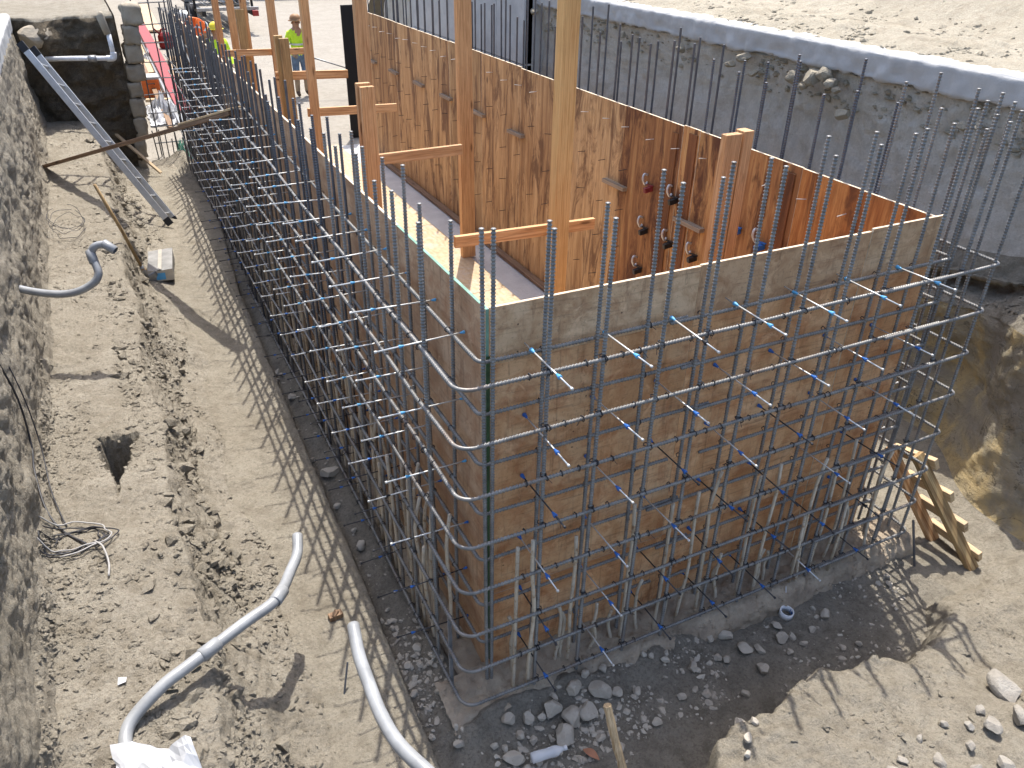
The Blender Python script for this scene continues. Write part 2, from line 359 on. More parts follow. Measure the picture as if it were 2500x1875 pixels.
def fbm(P, s, oct=4, gain=0.5, seed=0):
    P = np.asarray(P, float)*s; a = 1.0; t = 0; o = 0
    for i in range(oct): o = o+a*vnoise(P+i*17.3, seed+i); t += a; a *= gain; P = P*2.03
    return o/t
def sst(a, b, x):
    t = np.clip((x-a)/(b-a), 0, 1); return t*t*(3-2*t)
def grid_obj(name, P, mat, smooth=True, mats=None, midx=None):
    a, b = P.shape[:2]; V = P.reshape(-1, 3); i, j = np.meshgrid(np.arange(a-1), np.arange(b-1), indexing='ij')
    F = np.stack([i*b+j, i*b+j+1, (i+1)*b+j+1, (i+1)*b+j], -1).reshape(-1, 4)
    me = mesh_from(name, V, F, smooth); o = link(name, me, mat)
    if mats:
        for m in mats: me.materials.append(M[m])
        me.polygons.foreach_set('material_index', midx.reshape(-1).astype(np.int32))
    return struct(o)
def displace(P, amp, s, seed=0, oct=5, gain=0.55, ridge=0.0):
    du = np.gradient(P, axis=0); dv = np.gradient(P, axis=1); N = np.cross(du, dv); N /= np.linalg.norm(N, axis=-1, keepdims=True)+1e-9
    n = fbm(P, s, oct, gain, seed)
    if ridge: n = n*(1-ridge)+ridge*(0.5-np.abs(fbm(P, s*0.7, oct, gain, seed+50)))*1.6
    return P+N*(n*amp)[..., None]
def rows(y0, y1, d0, growth):
    ys = [y0]; d = d0
    while ys[-1] < y1: ys.append(ys[-1]+d); d = d0+max(0, ys[-1])*growth
    return np.array(ys)
def wloc(o):
    v = Vector((0, 0, 0))
    while o is not None: v = v+o.location; o = o.parent
    return v
def _build(s, name, mat, parent=None, smooth=False, bevel=0.0):
    o = link(name, s.mesh(name, smooth), mat, parent)
    o.location = s.o if parent is None else s.o-wloc(parent)
    if bevel:
        m = o.modifiers.new('bevel', 'BEVEL'); m.width = bevel; m.segments = 2; m.limit_method = 'ANGLE'
    return o
MB.build = _build

# ------------------------------------------------------------------ terrain
def loft(keyfn, ys, step, amps, seed, s=3.0, ridge=0.25):
    """keyfn(y) -> [(x, z), ...]; returns grid P[row, col] and the span index of each column"""
    k0 = np.array(keyfn(0.0)); n = [max(1, int(round(np.linalg.norm(k0[i+1]-k0[i])/step[i]))) for i in range(len(k0)-1)]
    ts = []; span = []
    for i, m in enumerate(n):
        for j in range(m): ts.append((i, j/m)); span.append(i)
    ts.append((len(n)-1, 1.0)); span.append(len(n)-1)
    P = np.zeros((len(ys), len(ts), 3)); A = np.zeros((len(ys), len(ts)))
    si = np.array([a for a, _ in ts]); sf = np.array([b for _, b in ts])
    am = np.array(amps); A[:] = (am[si]*(1-sf)+am[np.minimum(si+1, len(am)-1)]*sf)[None]
    for r, y in enumerate(ys):
        k = np.array(keyfn(y)); q = k[si]*(1-sf)[:, None]+k[si+1]*sf[:, None]
        P[r, :, 0] = q[:, 0]; P[r, :, 1] = y; P[r, :, 2] = q[:, 1]
    return P, A, np.array(span)

def left_keys(y):
    xe = -0.455-0.06*max(0, min(1, (1.5-y)/2.5))+0.055*max(0, min(1, (y-2)/4))+0.17*max(0, min(1, (y-6)/2.4)); sl = 0.027*max(0, min(8, y-1))*(1-0.8*max(0, min(1, (y-9.5)/2))); w = 0.05*math.sin(y*1.7)+0.04*math.sin(y*4.3+1); c = 0.03*math.sin(y*2.9+0.5)
    b = 0.60+0.022*max(0, y)+0.03*math.sin(y*1.3)
    nb = max(0, min(1, (0.6-y)/1.6))     # the bank slumps lower toward the near end
    return [(xe+0.12, -0.26), (xe+0.03, -0.15+sl*0.8), (xe, sl), (-0.80+w*0.3, sl), (-1.05+w+0.08*nb, 0.03+sl), (-1.28+w+0.08*nb, 0.13+c+sl*0.9), (-1.40+w*0.6+0.04*nb, 0.30+c+sl*0.6), (-1.51+c, b),
            (-1.72, b+0.03), (-2.20, b+0.07), (-2.26, b+0.22), (-2.30, 1.55), (-2.32, 2.30), (-2.42, 2.42), (-7.0, 2.5)]
ys = rows(-1.9, 12.15, 0.0115, 0.0055)
P, A, span = loft(left_keys, ys, [0.03, 0.015, 0.014, 0.0125, 0.012, 0.012, 0.012, 0.012, 0.012, 0.012, 0.016, 0.018, 0.03, 0.2],
                  [0.01, 0.015, 0.012, 0.014, 0.05, 0.10, 0.12, 0.08, 0.06, 0.07, 0.09, 0.11, 0.05, 0.04, 0.04], 3)
X, Y, Z = P[..., 0], P[..., 1], P[..., 2]
# the plank's shadow on the path, put into the shape as a slight step
ystep = np.interp(-X, [0.4, 0.67, 0.87, 1.09, 1.30, 1.53, 2.4], [4.5, 4.94, 5.6, 5.6, 6.16, 6.65, 7.2])
st = sst(0, 0.035, Y-ystep)*np.exp(-np.maximum(0, Y-ystep)*0.35)
P[..., 2] += 0.02*st*(span[None, :] < 7)*(span[None, :] > 1)
P = displace(P, A*1.0, 2.6, 3, 6, 0.58, 0.35)
rough = np.array([0.2, 0.4, 0.45, 0.3, 0.75, 1.0, 1.0, 0.9, 0.7, 0.8, 1.0, 1.0, 1.0, 0.5])[span]
P = displace(P, np.broadcast_to(rough[None]*0.05, P.shape[:2])*(0.25+1.2*np.clip(fbm(P, 1.3, 3, 0.5, 14)+0.35, 0, 1)), 7.5, 15, 5, 0.66, 0.7)
P = displace(P, np.broadcast_to(rough[None]*0.016, P.shape[:2])*(0.3+1.3*np.clip(fbm(P, 2.3, 3, 0.5, 17)+0.3, 0, 1)), 26, 18, 3, 0.7, 0.6)
# cavity in the bench
def tri(px, py, pts):
    d = np.full(px.shape, 9.0)
    for i in range(len(pts)):
        (x0, y0), (x1, y1) = pts[i], pts[(i+1) % len(pts)]; n = math.hypot(x1-x0, y1-y0)
        d = np.minimum(d, ((x1-x0)*(py-y0)-(y1-y0)*(px-x0))/n)
    return d
dd = tri(P[..., 0]+0.07*fbm(P, 7, 4, 0.6, 5), P[..., 1]+0.12*fbm(P, 5, 4, 0.6, 6), [(-1.94, 2.50), (-1.80, 1.75), (-1.64, 2.46)])
P[..., 2] -= 0.36*sst(0.0, 0.05, dd)*(span[None, :] >= 7)*(span[None, :] < 10)
LWALL = None
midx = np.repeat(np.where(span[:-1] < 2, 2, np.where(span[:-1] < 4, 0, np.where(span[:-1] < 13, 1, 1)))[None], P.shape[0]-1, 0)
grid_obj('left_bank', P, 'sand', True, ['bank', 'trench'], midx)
LEFT = P; LSPAN = span

def trench_z(x, y):
    p = np.stack([x, y, np.zeros_like(x)], -1)
    z = -0.15+0.035*fbm(p, 1.5, 4, 0.5, 21)+0.022*fbm(p, 7, 5, 0.6, 22)
    z += 0.05*sst(3.0, 3.5, x)*0.4
    wgt = (1-0.95*sst(1.1, 1.9, x)*(y < 0.2))*(1-sst(-0.2, -0.1, x)*sst(-0.24, -0.14, y)); dl = np.where(y > -0.28, np.maximum(0, -0.25-x), np.hypot(np.minimum(0, x+0.25), y+0.28)); dl = np.where((y < -0.28) & (x > -0.25), -0.28-y, dl)
    z += 0.18*np.exp(-np.maximum(0, dl)/0.16)*wgt*(0.75+0.5*fbm(p, 5, 3, 0.5, 25))+0.02*np.clip(y-1, 0, 8)*(x < -0.05)
    return z
def trench_h(x, y): return float(trench_z(np.array([x], float), np.array([y], float))[0])
xs = np.concatenate([np.arange(-0.75, 3.6, 0.022), np.arange(3.6, 4.6, 0.05)]); ysT = np.concatenate([np.arange(-3.6, 0.4, 0.02), rows(0.4, 12.6, 0.03, 0.012)])
XX, YY = np.meshgrid(xs, ysT); TR = np.stack([XX, YY, trench_z(XX, YY)], -1)
mi = np.zeros((TR.shape[0]-1, TR.shape[1]-1)); mi[:] = (XX[:-1, :-1] > 3.05+0.25*fbm(TR[:-1, :-1], 3, 3, 0.5, 8)-0.25*YY[:-1, :-1]*(YY[:-1, :-1] < 0)) * 1.0
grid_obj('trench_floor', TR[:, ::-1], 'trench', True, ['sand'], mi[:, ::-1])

def bank_z(x, y):
    p = np.stack([x, y, np.zeros_like(x)], -1)
    ye = np.interp(x, [-1.0, -0.2, 0.35, 0.72, 0.82, 1.15, 1.45, 1.65, 1.9, 2.12, 2.45, 2.75, 3.05, 3.4, 4.5], [-2.6, -2.1, -1.55, -1.20, -1.08, -1.04, -0.95, -0.93, -1.02, -1.04, -0.97, -0.84, -0.66, -0.5, -0.3])
    ye = ye+0.11*fbm(p, 4.0, 5, 0.62, 31)
    h = np.interp(x, [0, 1.9, 2.4, 2.9, 3.3, 5], [0.26, 0.26, 0.17, 0.02, -0.06, -0.03])
    d = ye-y; wid = np.interp(x, [0, 2.0, 2.8, 3.4], [0.07, 0.09, 0.22, 0.4])
    top = h+0.10*np.clip(d, 0, 3)+0.08*fbm(p, 1.6, 5, 0.5, 32)+0.04*fbm(p, 7, 6, 0.65, 33)+0.07*np.exp(-np.clip(d, 0, 3)/0.25)*np.clip(0.5-np.abs(fbm(p, 5, 5, 0.6, 34))*2, -0.4, 1)*(x < 2.9)
    return -0.26+(top+0.26)*sst(-0.02, 1, d/wid)
def bank_h(x, y): return float(bank_z(np.array([x], float), np.array([y], float))[0])
XX, YY = np.meshgrid(np.arange(-1.0, 4.75, 0.017), np.arange(-3.9, -0.25, 0.017)); FB = np.stack([XX, YY, bank_z(XX, YY)], -1)
grid_obj('front_bank', FB[:, ::-1], 'sand')

def right_keys(y):
    t = max(0, min(1, (y+0.2)/1.0)); t = t*t*(3-2*t); xb = 4.27+0.48*t+0.05*math.sin(y*2.3); zt = 1.45-0.24*t+0.05*math.sin(y*3.1)
    u = 0.04*math.sin(y*1.9+2)
    return [(3.3, -0.35), (3.55, -0.15), (xb-0.25, -0.12), (xb-0.03, -0.06), (xb+0.12, 0.55), (xb+0.06, zt-0.10), (xb+0.14, zt), (xb+0.32, zt+0.07), (4.99+u, zt+0.13),
            (5.08+u, zt+0.35), (5.12+u, 2.2), (5.04, 2.72), (5.4, 2.80)]
ysR = np.concatenate([rows(-4, 4, 0.03, 0.0), np.arange(4.05, 17.0, 0.07)])
P, A, span = loft(right_keys, ysR, [0.05, 0.03, 0.03, 0.03, 0.03, 0.03, 0.03, 0.03, 0.03, 0.03, 0.03, 0.1],
                  [0.01, 0.03, 0.04, 0.05, 0.13, 0.08, 0.07, 0.06, 0.06, 0.05, 0.06, 0.04, 0.02], 5)
P = displace(P, A, 1.7, 41, 6, 0.58, 0.3)
P = displace(P, np.broadcast_to(np.array([0.1, 0.3, 0.4, 0.6, 1, 1, 1, 1, 1, 1, 1, 0.3])[span][None]*0.07, P.shape[:2]), 4.5, 43, 6, 0.64, 0.6)
P = displace(P, np.broadcast_to(np.array([0.1, 0.3, 0.4, 0.6, 1, 1, 1, 1, 1, 1, 1, 0.3])[span][None]*0.022, P.shape[:2]), 15, 45, 3, 0.66, 0.6)
midx = np.repeat(np.where(span[:-1] < 3, 0, np.where(span[:-1] < 5, 1, np.where(span[:-1] < 9, 0, 2)))[None], P.shape[0]-1, 0)
grid_obj('right_bank', P[:, ::-1], 'sand', True, ['ochre', 'cut'], midx[:, ::-1])
RIGHT = P; RSPAN = span
# concrete slab on top of the cut, its edge facing the pit
def slab_keys(y):
    return [(5.30, 2.69+0.006*math.sin(y*3)), (5.00, 2.715+0.006*math.sin(y*2.2)+0.006*math.sin(y*7)), (4.985, 2.925), (5.01, 2.95), (5.7, 2.955)]
P, A, span = loft(slab_keys, np.arange(-4, 16.9, 0.04), [0.1, 0.03, 0.012, 0.05], [0.0, 0.05, 0.022, 0.02, 0.01], 6)
struct(grid_obj('concrete_slab', displace(P, A, 9, 51, 4, 0.6)[:, ::-1], 'slab'))
XX, YY = np.meshgrid(np.concatenate([np.arange(5.12, 9, 0.04), np.arange(9, 60, 0.8)]), np.concatenate([np.arange(-6, 12, 0.05), np.arange(12, 22, 0.5)]))
p = np.stack([XX, YY, XX*0], -1); u = np.maximum(0, XX-5.9)
hz = 2.935+0.06*sst(5.1, 5.5, XX)+0.30*u*sst(0, 1.2, u)*np.exp(-u/40)+0.09*fbm(p, 0.7, 4, 0.5, 61)*sst(0.1, 0.6, XX-5.1)+0.06*np.maximum(0, fbm(p, 6, 5, 0.62, 62))*(0.3+np.exp(-((XX-5.8)/0.7)**2))*sst(0.0, 0.2, XX-5.1)
hz = hz*(1-sst(16.5, 20.5, YY))-0.3*sst(16.5, 20.5, YY)
grid_obj('sand_hill', np.stack([XX, YY, hz], -1)[:, ::-1], 'hill')
# open site beyond the pit
XX, YY = np.meshgrid(np.linspace(-90, 90, 120), np.concatenate([np.arange(12.1, 45, 0.4), np.linspace(46, 320, 40)])); p = np.stack([XX, YY, XX*0], -1)
grid_obj('site_ground', np.stack([XX, YY, -0.02+0.03*fbm(p, 0.4, 4, 0.5, 71)*sst(12.3, 14, YY)], -1)[:, ::-1], 'site')
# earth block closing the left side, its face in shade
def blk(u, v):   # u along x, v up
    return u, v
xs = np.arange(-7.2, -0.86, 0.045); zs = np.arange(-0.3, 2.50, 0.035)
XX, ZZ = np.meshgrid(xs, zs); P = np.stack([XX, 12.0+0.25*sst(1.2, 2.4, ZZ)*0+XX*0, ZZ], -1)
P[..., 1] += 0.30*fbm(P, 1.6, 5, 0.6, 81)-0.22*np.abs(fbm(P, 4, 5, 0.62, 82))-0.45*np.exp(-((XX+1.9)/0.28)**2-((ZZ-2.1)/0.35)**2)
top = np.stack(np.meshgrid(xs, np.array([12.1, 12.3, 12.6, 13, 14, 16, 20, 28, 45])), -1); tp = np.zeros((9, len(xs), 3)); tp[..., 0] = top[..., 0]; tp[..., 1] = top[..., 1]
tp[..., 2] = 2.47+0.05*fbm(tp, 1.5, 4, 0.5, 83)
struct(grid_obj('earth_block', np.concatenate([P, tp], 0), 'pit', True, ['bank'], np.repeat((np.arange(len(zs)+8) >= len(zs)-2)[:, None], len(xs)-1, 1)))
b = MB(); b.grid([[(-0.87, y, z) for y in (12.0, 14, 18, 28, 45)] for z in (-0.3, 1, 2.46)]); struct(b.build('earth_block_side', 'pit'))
# old slab along the top of the left cut
sb = MB(); sb.grid(displace(loft(lambda y: [(-2.36, 2.28), (-2.295, 2.30), (-2.285, 2.50), (-2.32, 2.53), (-7, 2.56)], np.arange(-2, 12.1, 0.06), [0.03, 0.03, 0.02, 0.3], [0.01]*5, 0)[0], 0.02, 6, 91, 4))
struct(sb.build('left_slab', 'slab', None, True))

# footing under the walls
def strip(keys, along, name):
    P, A, span = loft(lambda y: [(k[0]+0.012*math.sin(y*5+k[1]*9), k[1]) for k in keys], along, [0.014]*(len(keys)-1), [0.02, 0.03, 0.03, 0.02, 0.02][:len(keys)], 0)
    return P
Pl = strip([(-0.28, -0.30), (-0.22, -0.12), (-0.17, -0.04), (0.03, 0.02)], np.concatenate([np.arange(-0.30, 4, 0.016), np.arange(4, 12.1, 0.05)]), 'l')
Pl[..., 2] += 0.02*np.clip(Pl[..., 1]-1, 0, 8); Pl = displace(Pl, np.full(Pl.shape[:2], 0.06), 4, 95, 5, 0.6)
Pl = displace(Pl, np.full(Pl.shape[:2], 0.028), 13, 97, 4, 0.65, 0.5)
struct(grid_obj('footing', Pl[:, ::-1], 'foot'))
Pf = strip([(-0.34, -0.30), (-0.285, -0.10), (-0.23, -0.02), (0.03, 0.03)], np.arange(-0.33, 3.42, 0.014), 'f'); Pf = np.stack([Pf[..., 1], Pf[..., 0], Pf[..., 2]], -1)
Pf = displace(Pf, np.full(Pf.shape[:2], 0.10), 3.2, 96, 6, 0.62, 0.3)
Pf = displace(Pf, np.full(Pf.shape[:2], 0.035), 12, 98, 5, 0.66, 0.6)
struct(grid_obj('footing', Pf, 'foot')); FOOT = Pf

# room floor: plywood sheets on concrete
struct(MB().box((0.03, 0.03, -0.2), (3.03, 12.3, 0.028)).build('room_floor', 'slab'))
fl = bpy.data.objects['room_floor']
for i in range(5):
    for j in range(2):
        x0 = 0.12+j*1.225; y0 = 0.1+i*2.446
        o = link('plywood_sheet', MB().box((0, 0, 0), (1.219, 2.438, 0.018)).mesh('floor_sheet'), 'ply_floor', fl)
        o.matrix_basis = Matrix.Translation((x0+1.219, y0, 0.034+0.003*random.random())) @ Matrix.Rotation(R(random.uniform(-0.2, 0.2)), 4, 'Z') @ Matrix.Translation((-1.219, 0, 0))
lumber('sill_plate', (2.975, 0.05, 0.064), (2.975, 11.2, 0.064), 0.089, 0.04, 'oldboard', (0, 0, 1), fl)

# ------------------------------------------------------------------ plywood formwork box
BW, BH, BL = 3.05, 2.44, 11.45
form = thing('plywood_formwork', 'long open box of stained plywood sheets standing inside the rebar cage', 'formwork', (0, 0, 0.1))
def ply_mesh(name, dims, thin, faces, edge='plyedge'):
    x, y, z = dims
    b = MB().box((0, 0, 0), dims); me = b.mesh(name); me.materials.append(M[faces]); me.materials.append(M[edge])
    for p in me.polygons: p.material_index = 0 if abs(p.normal[thin]) > 0.5 else 1
    return me
def sheet(a, bb, thin, face, edge='plyedge', tilt=0.0):
    a = Vector(a); d = Vector(bb)-a
    o = link('plywood_sheet', ply_mesh('plywood_sheet', d, thin, face, edge), None, form); o.location = a-form.location
    md = o.modifiers.new('bevel', 'BEVEL'); md.width = 0.0015; md.segments = 1
    return o
T = 0.018
# front wall
for x0, x1, dz, dy in ((0.021, 1.218, 0.0, 0.0), (1.221, 2.437, 0.004, 0.003), (2.440, 3.05, 0.022, -0.004)):
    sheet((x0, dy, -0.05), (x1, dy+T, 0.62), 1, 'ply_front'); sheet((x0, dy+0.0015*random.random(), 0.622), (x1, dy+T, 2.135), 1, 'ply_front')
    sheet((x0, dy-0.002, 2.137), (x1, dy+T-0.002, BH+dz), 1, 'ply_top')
# left wall
yy = 0.0; i = 0
while yy < 11.9:
    y1 = min(yy+1.216, 12.0); o = 0.003*random.uniform(-1, 1); dz = random.uniform(-0.006, 0.008)
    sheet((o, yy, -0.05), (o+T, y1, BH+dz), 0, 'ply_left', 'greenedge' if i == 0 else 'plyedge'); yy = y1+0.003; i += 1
g = MB((0, -0.006, 0.1)).box((0.0, -0.006, 0.1), (0.019, -0.0015, BH-0.25)).build('painted_edge', 'darkgreen', form)
# far side wall: full sheets with narrow infill strips
ysm = [0.02, 0.62, 1.17, 2.34, 2.56, 3.45, 4.53, 5.62, 6.71, 7.79, 8.87, 10.01, 11.12, 11.45]
for i in range(len(ysm)-1):
    o = 0.004*random.uniform(-1, 1); dz = random.uniform(-0.012, 0.006)
    sheet((BW-T+o, ysm[i]+0.0015, 0.03), (BW+o, ysm[i+1]-0.0015, BH+dz), 0, 'ply_orange' if ysm[i] < 1.1 else 'ply_stained' if ysm[i] < 3.0 else 'ply_far')
# dark resin-soaked filler strips set on the inner face
for y0, y1, z0, z1 in ((2.36, 2.47, 0.5, 2.40), (1.80, 1.93, 0.7, 2.41), (1.22, 1.33, 0.6, 2.38), (2.62, 2.70, 0.1, 2.36)):
    MB((BW-T-0.012, y0, z0)).box((BW-T-0.012, y0, z0), (BW-T-0.001, y1, z1)).build('filler_strip', 'ply_resin', form)
# tie ends poking through the far wall, small battens and wedge clamps
bn = MB().tube([(0, 0, 0), (-0.085, 0, 0.0)], 0.0035, 6).mesh('tie_end'); bn.materials.append(M['rodshaded'])
bn2 = MB().tube([(0, 0, 0), (-0.085, 0, 0.0)], 0.0040, 6).mesh('tie_end_bright'); bn2.materials.append(M['rod'])
for zi, z in enumerate((2.25, 1.86, 1.46, 1.07, 0.65)):
    for k in range(30):
        y = 0.34+0.377*k
        if y > 11.35 or random.random() < 0.12 or (z < 2.1 and 1.3 < y < 3.1): continue
        n = link('tie_end', bn2 if zi == 0 else bn, None, form)  # sun on the top row and shade below painted by rod colour
        n.matrix_basis = Matrix.Translation(Vector((BW-T-0.002, y+random.uniform(-.02, .02), z+random.uniform(-.015, .015)))-form.location) @ Matrix.Rotation(R(random.uniform(-9, 9)), 4, 'Z') @ Matrix.Rotation(R(random.uniform(-4, 10)), 4, 'Y')
for y, z in ((11.2, 1.69), (10.09, 1.69), (8.94, 1.69), (7.86, 1.7), (6.76, 1.7), (5.67, 1.69), (4.55, 1.68), (3.49, 1.67), (2.30, 1.66), (1.15, 1.66)):
    lumber('batten', (BW-T-0.021, y-0.18, z+random.uniform(-.01, .01)), (BW-T-0.021, y+0.2, z+random.uniform(-.01, .01)), 0.038, 0.064, 'greyboard', (1, 0, 0), form, 0.002)
for y, z, c in ((2.94, 1.83, 'darkred'), (2.95, 1.42, 'blackp'), (2.98, 1.01, 'blackp'), (2.56, 1.42, 'blackp'), (2.56, 1.83, 'blackp'), (1.72, 1.83, 'blue'), (1.43, 1.80, 'blue'), (2.2, 1.42, 'blackp')):
    x = BW-T; b = MB((x, y, z)); b.beam((x-0.005, y-0.02, z-0.03), (x-0.085, y-0.02, z-0.045), 0.05, 0.045, w2=0.035).beam((x-0.02, y-0.06, z), (x-0.02, y+0.05, z-0.01), 0.02, 0.012)
    cl = b.build('wedge_clamp', c, form, False, 0.003)
    b = MB((x, y+0.05, z+0.03)); b.tube(smooth_path([(x-0.01, y+0.05, z+0.075), (x-0.045, y+0.055, z+0.085), (x-0.06, y+0.05, z+0.04), (x-0.035, y+0.04, z-0.01), (x-0.01, y+0.045, z+0.01)], 4), 0.011, 7).build('clamp_loop', 'alu', cl, True)

# ------------------------------------------------------------------ timber posts and rails inside the box
FZ = 0.055
def post(p, h, w, t, mat, label, lean=(0, 0), double=False):
    o = lumber('timber_post', (p[0], p[1], FZ), (p[0]+lean[0], p[1]+lean[1], h), w, t, mat, (0, 1, 0))
    tag(o, label, 'post', None); return o
post((1.725, 2.35), 4.9, 0.135, 0.105, 'pine', 'tall yellow pine post with a knot, the one with a loose rail crossing behind it')
post((2.55, 6.1), 4.6, 0.178, 0.089, 'fir', 'wide split fir post standing on the plywood floor beside the far wall', (-0.04, 0))
post((1.125, 5.4), 4.3, 0.125, 0.09, 'fir', 'tall knotty fir post rising behind the capped double post')
post((0.81, 6.4), 4.2, 0.09, 0.09, 'fir', 'tall fir post in front of the standing worker')
post((1.16, 10.0), 4.2, 0.115, 0.09, 'fir', 'tall fir post crossing the farthest rail near its right end')
post((0.85, 10.45), 4.0, 0.09, 0.09, 'fir', 'tall slim fir post behind the short knotty post near the rebar trailer')
post((0.86, 11.75), 3.6, 0.11, 0.09, 'fir', 'tall fir post between the two workers and the rebar trailer')
post((0.66, 11.95), 3.4, 0.10, 0.09, 'fir', 'fir post standing in front of the orange vested worker')
def double_post(x, y, h, w, t, side, mat, label):
    r = thing('timber_post', label, 'post', (x, y, FZ))
    lumber('stud', (x, y, FZ), (x, y, h), w, t, mat, (0, 1, 0), r)
    lumber('stud', (x+side[0], y+side[1], FZ), (x+side[0]+0.003, y+side[1], h+side[2]), side[3], side[4], mat, (0, 1, 0), r)
double_post(0.655, 3.8, 2.705, 0.12, 0.05, (-0.018, 0.06, 0.02, 0.12, 0.05), 'fir', 'short double post with bright cut tops holding a rail, just inside the left form wall')
double_post(2.625, 1.5, 2.645, 0.145, 0.06, (0.13, 0.02, 0.012, 0.09, 0.10), 'fir', 'short double post with cut tops against the stained plywood wall near the front wall')
double_post(0.635, 6.8, 2.705, 0.105, 0.05, (-0.05, 0.06, 0.025, 0.09, 0.05), 'dirtyboard', 'short weathered double post beside the standing worker')
double_post(0.745, 10.2, 2.67, 0.12, 0.05, (0.02, 0.06, -0.01, 0.11, 0.05), 'dirtyboard', 'short knotty double post, the one nearest the rebar trailer')
def rail(p, q, label, h=0.092):
    tag(lumber('timber_rail', p, q, 0.04, h, 'fir', (0, 0, 1)), label, 'rail')
rail((0.86, 2.45, 1.775), (2.11, 2.43, 1.755), 'reddish horizontal rail crossing behind the tall yellow pine post')
rail((0.70, 3.87, 2.07), (1.545, 3.89, 2.075), 'horizontal rail running from the capped double post to the wide split post')
rail((0.74, 6.47, 1.955), (1.81, 6.49, 1.925), 'horizontal rail passing behind the capped double post, bright top edge')
rail((0.51, 6.87, 2.30), (1.36, 6.89, 2.27), 'horizontal rail in front of the standing worker at knee height')
rail((0.45, 10.08, 2.10), (1.60, 10.1, 2.075), 'farthest horizontal rail, at the waist of the standing worker')
o = lumber('timber_block', (2.86, 0.9, 1.55), (2.93, 0.86, 1.84), 0.14, 0.04, 'fir', (1, 0.2, 0)); tag(o, 'short pinkish offcut leaning on the stained wall beside the double post', 'wood block')

# ------------------------------------------------------------------ rebar cage
cage = thing('rebar_cage', 'double layer rebar cage tied around the plywood box', 'rebar cage', (0, 0, 0.05))
RB = 0.0105
def bar_mesh(L, r, ribbed=True, n=7):
    pts = []; rr = []
    if ribbed:
        k = int(L/0.018)
        for i in range(k):
            z = i*L/k; pts += [(0, 0, z), (0, 0, z+L/k*0.55), (0, 0, z+L/k*0.70), (0, 0, z+L/k*0.86)]; rr += [r*0.86, r*0.86, r*1.20, r*1.20]
        pts.append((0, 0, L)); rr.append(r*0.86)
    else: pts = [(0, 0, 0), (0, 0, L)]; rr = [r, r]
    return MB().tube(pts, rr, n).mesh('rebar', ribbed)
BM = {}
def vbar(x, y, ztop, zbot=0.0, name='vertical_bar', ribbed=True, mat='rebar', lean=0.004):
    key = (ribbed, mat)
    if key not in BM: BM[key] = bar_mesh(3.0, RB, ribbed); BM[key].materials.append(M[mat])
    o = link(name, BM[key], None, cage); L = ztop-zbot
    m = Matrix.Translation(Vector((x, y, zbot))-cage.location) @ Matrix.Rotation(random.gauss(0, lean), 4, 'X') @ Matrix.Rotation(random.gauss(0, lean), 4, 'Y') @ Matrix.Rotation(random.uniform(0, 6.28), 4, 'Z') @ Matrix.Diagonal((1, 1, L/3.0, 1))
    o.matrix_basis = m; return o
IN, OUT = -0.062, -0.25
J = lambda s: random.uniform(-s, s)
fx_in = []; fx_out = []
# front wall, inner and outer layers
x = 0.25
while x < 3.2:
    fx_in.append(x+J(0.012)); vbar(fx_in[-1], IN-0.02, 2.88+0.07*x+J(0.06)); x += 0.316
x = 0.196
while x < 3.25:
    fx_out.append(x+J(0.012)); vbar(fx_out[-1], OUT+0.02, 2.90+0.075*x+J(0.07)); x += 0.311
for dx, dy in ((-0.030, -0.075), (-0.005, -0.082)): vbar(dx, dy, 2.86+J(0.01))
vbar(-0.235, -0.02, 0.60)                                        # short bar at the outer corner
for xx, yy in ((3.10, -0.07), (3.13, -0.05), (3.285, -0.235), (3.30, -0.12), (3.13, -0.16), (3.18, 0.05)): vbar(xx, yy, 3.08+J(0.1))
# left wall
ly_in = []; ly_out = []
y = 0.31
while y < 11.9:
    ly_in.append(y); vbar(IN+J(0.01), y, 2.82+J(0.06)-0.012*y, ribbed=y < 3.5, mat='rebar' if y < 1.9 else 'rebar_dark'); y += 0.30 if y < 4 else 0.27
y = 0.22
while y < 11.9:
    ly_out.append(y); vbar(OUT+0.02+J(0.012), y, 2.88+J(0.09)-0.022*y, ribbed=y < 3.5, mat='rebar' if y < 1.9 else 'rebar_dark'); y += 0.31 if y < 4 else 0.22
# right wall
y = 0.30; ry = []
while y < 11.6:
    ry.append(y); vbar(3.115+J(0.01), y, 3.02+J(0.13), ribbed=y < 2.5, mat='rebar_dark' if y > 0.6 else 'rebar'); vbar(3.295+J(0.012), y-0.12+J(0.03), 3.02+J(0.20), ribbed=y < 2.5, mat='rebar_dark' if y > 0.6 else 'rebar'); y += 0.295
# horizontal bars
ZO = [2.19, 1.88, 1.58, 1.275, 0.96, 0.65, 0.36, 0.085]
ZI = [2.20, 1.91, 1.61, 1.29, 0.97, 0.63, 0.33]
def arc(cx, cy, r, a0, a1, z, n=7):
    return [(cx+r*math.cos(a0+(a1-a0)*i/n), cy+r*math.sin(a0+(a1-a0)*i/n), z) for i in range(n+1)]
def hbar(pts, ribbed_range=None, mat='rebar', name='horizontal_bar'):
    """bar along a polyline; ribs modelled on the near part"""
    P = [Vector(p) for p in pts]; out = []; rr = []
    for a, b in zip(P[:-1], P[1:]):
        L = (b-a).length; near = ((a+b)/2-Vector((0.5, -0.3, 1.5))).length < 3.2
        if near and L > 0.02:
            k = max(1, int(L/0.018))
            for i in range(k):
                out += [a.lerp(b, i/k), a.lerp(b, (i+0.55)/k), a.lerp(b, (i+0.72)/k), a.lerp(b, (i+0.88)/k)]; rr += [RB*0.86, RB*0.86, RB*1.20, RB*1.20]
        else: out.append(a); rr.append(RB)
    out.append(P[-1]); rr.append(RB)
    return MB((P[0].x, P[0].y, P[0].z)).tube(out, rr, 7).build(name, mat, cage, True)
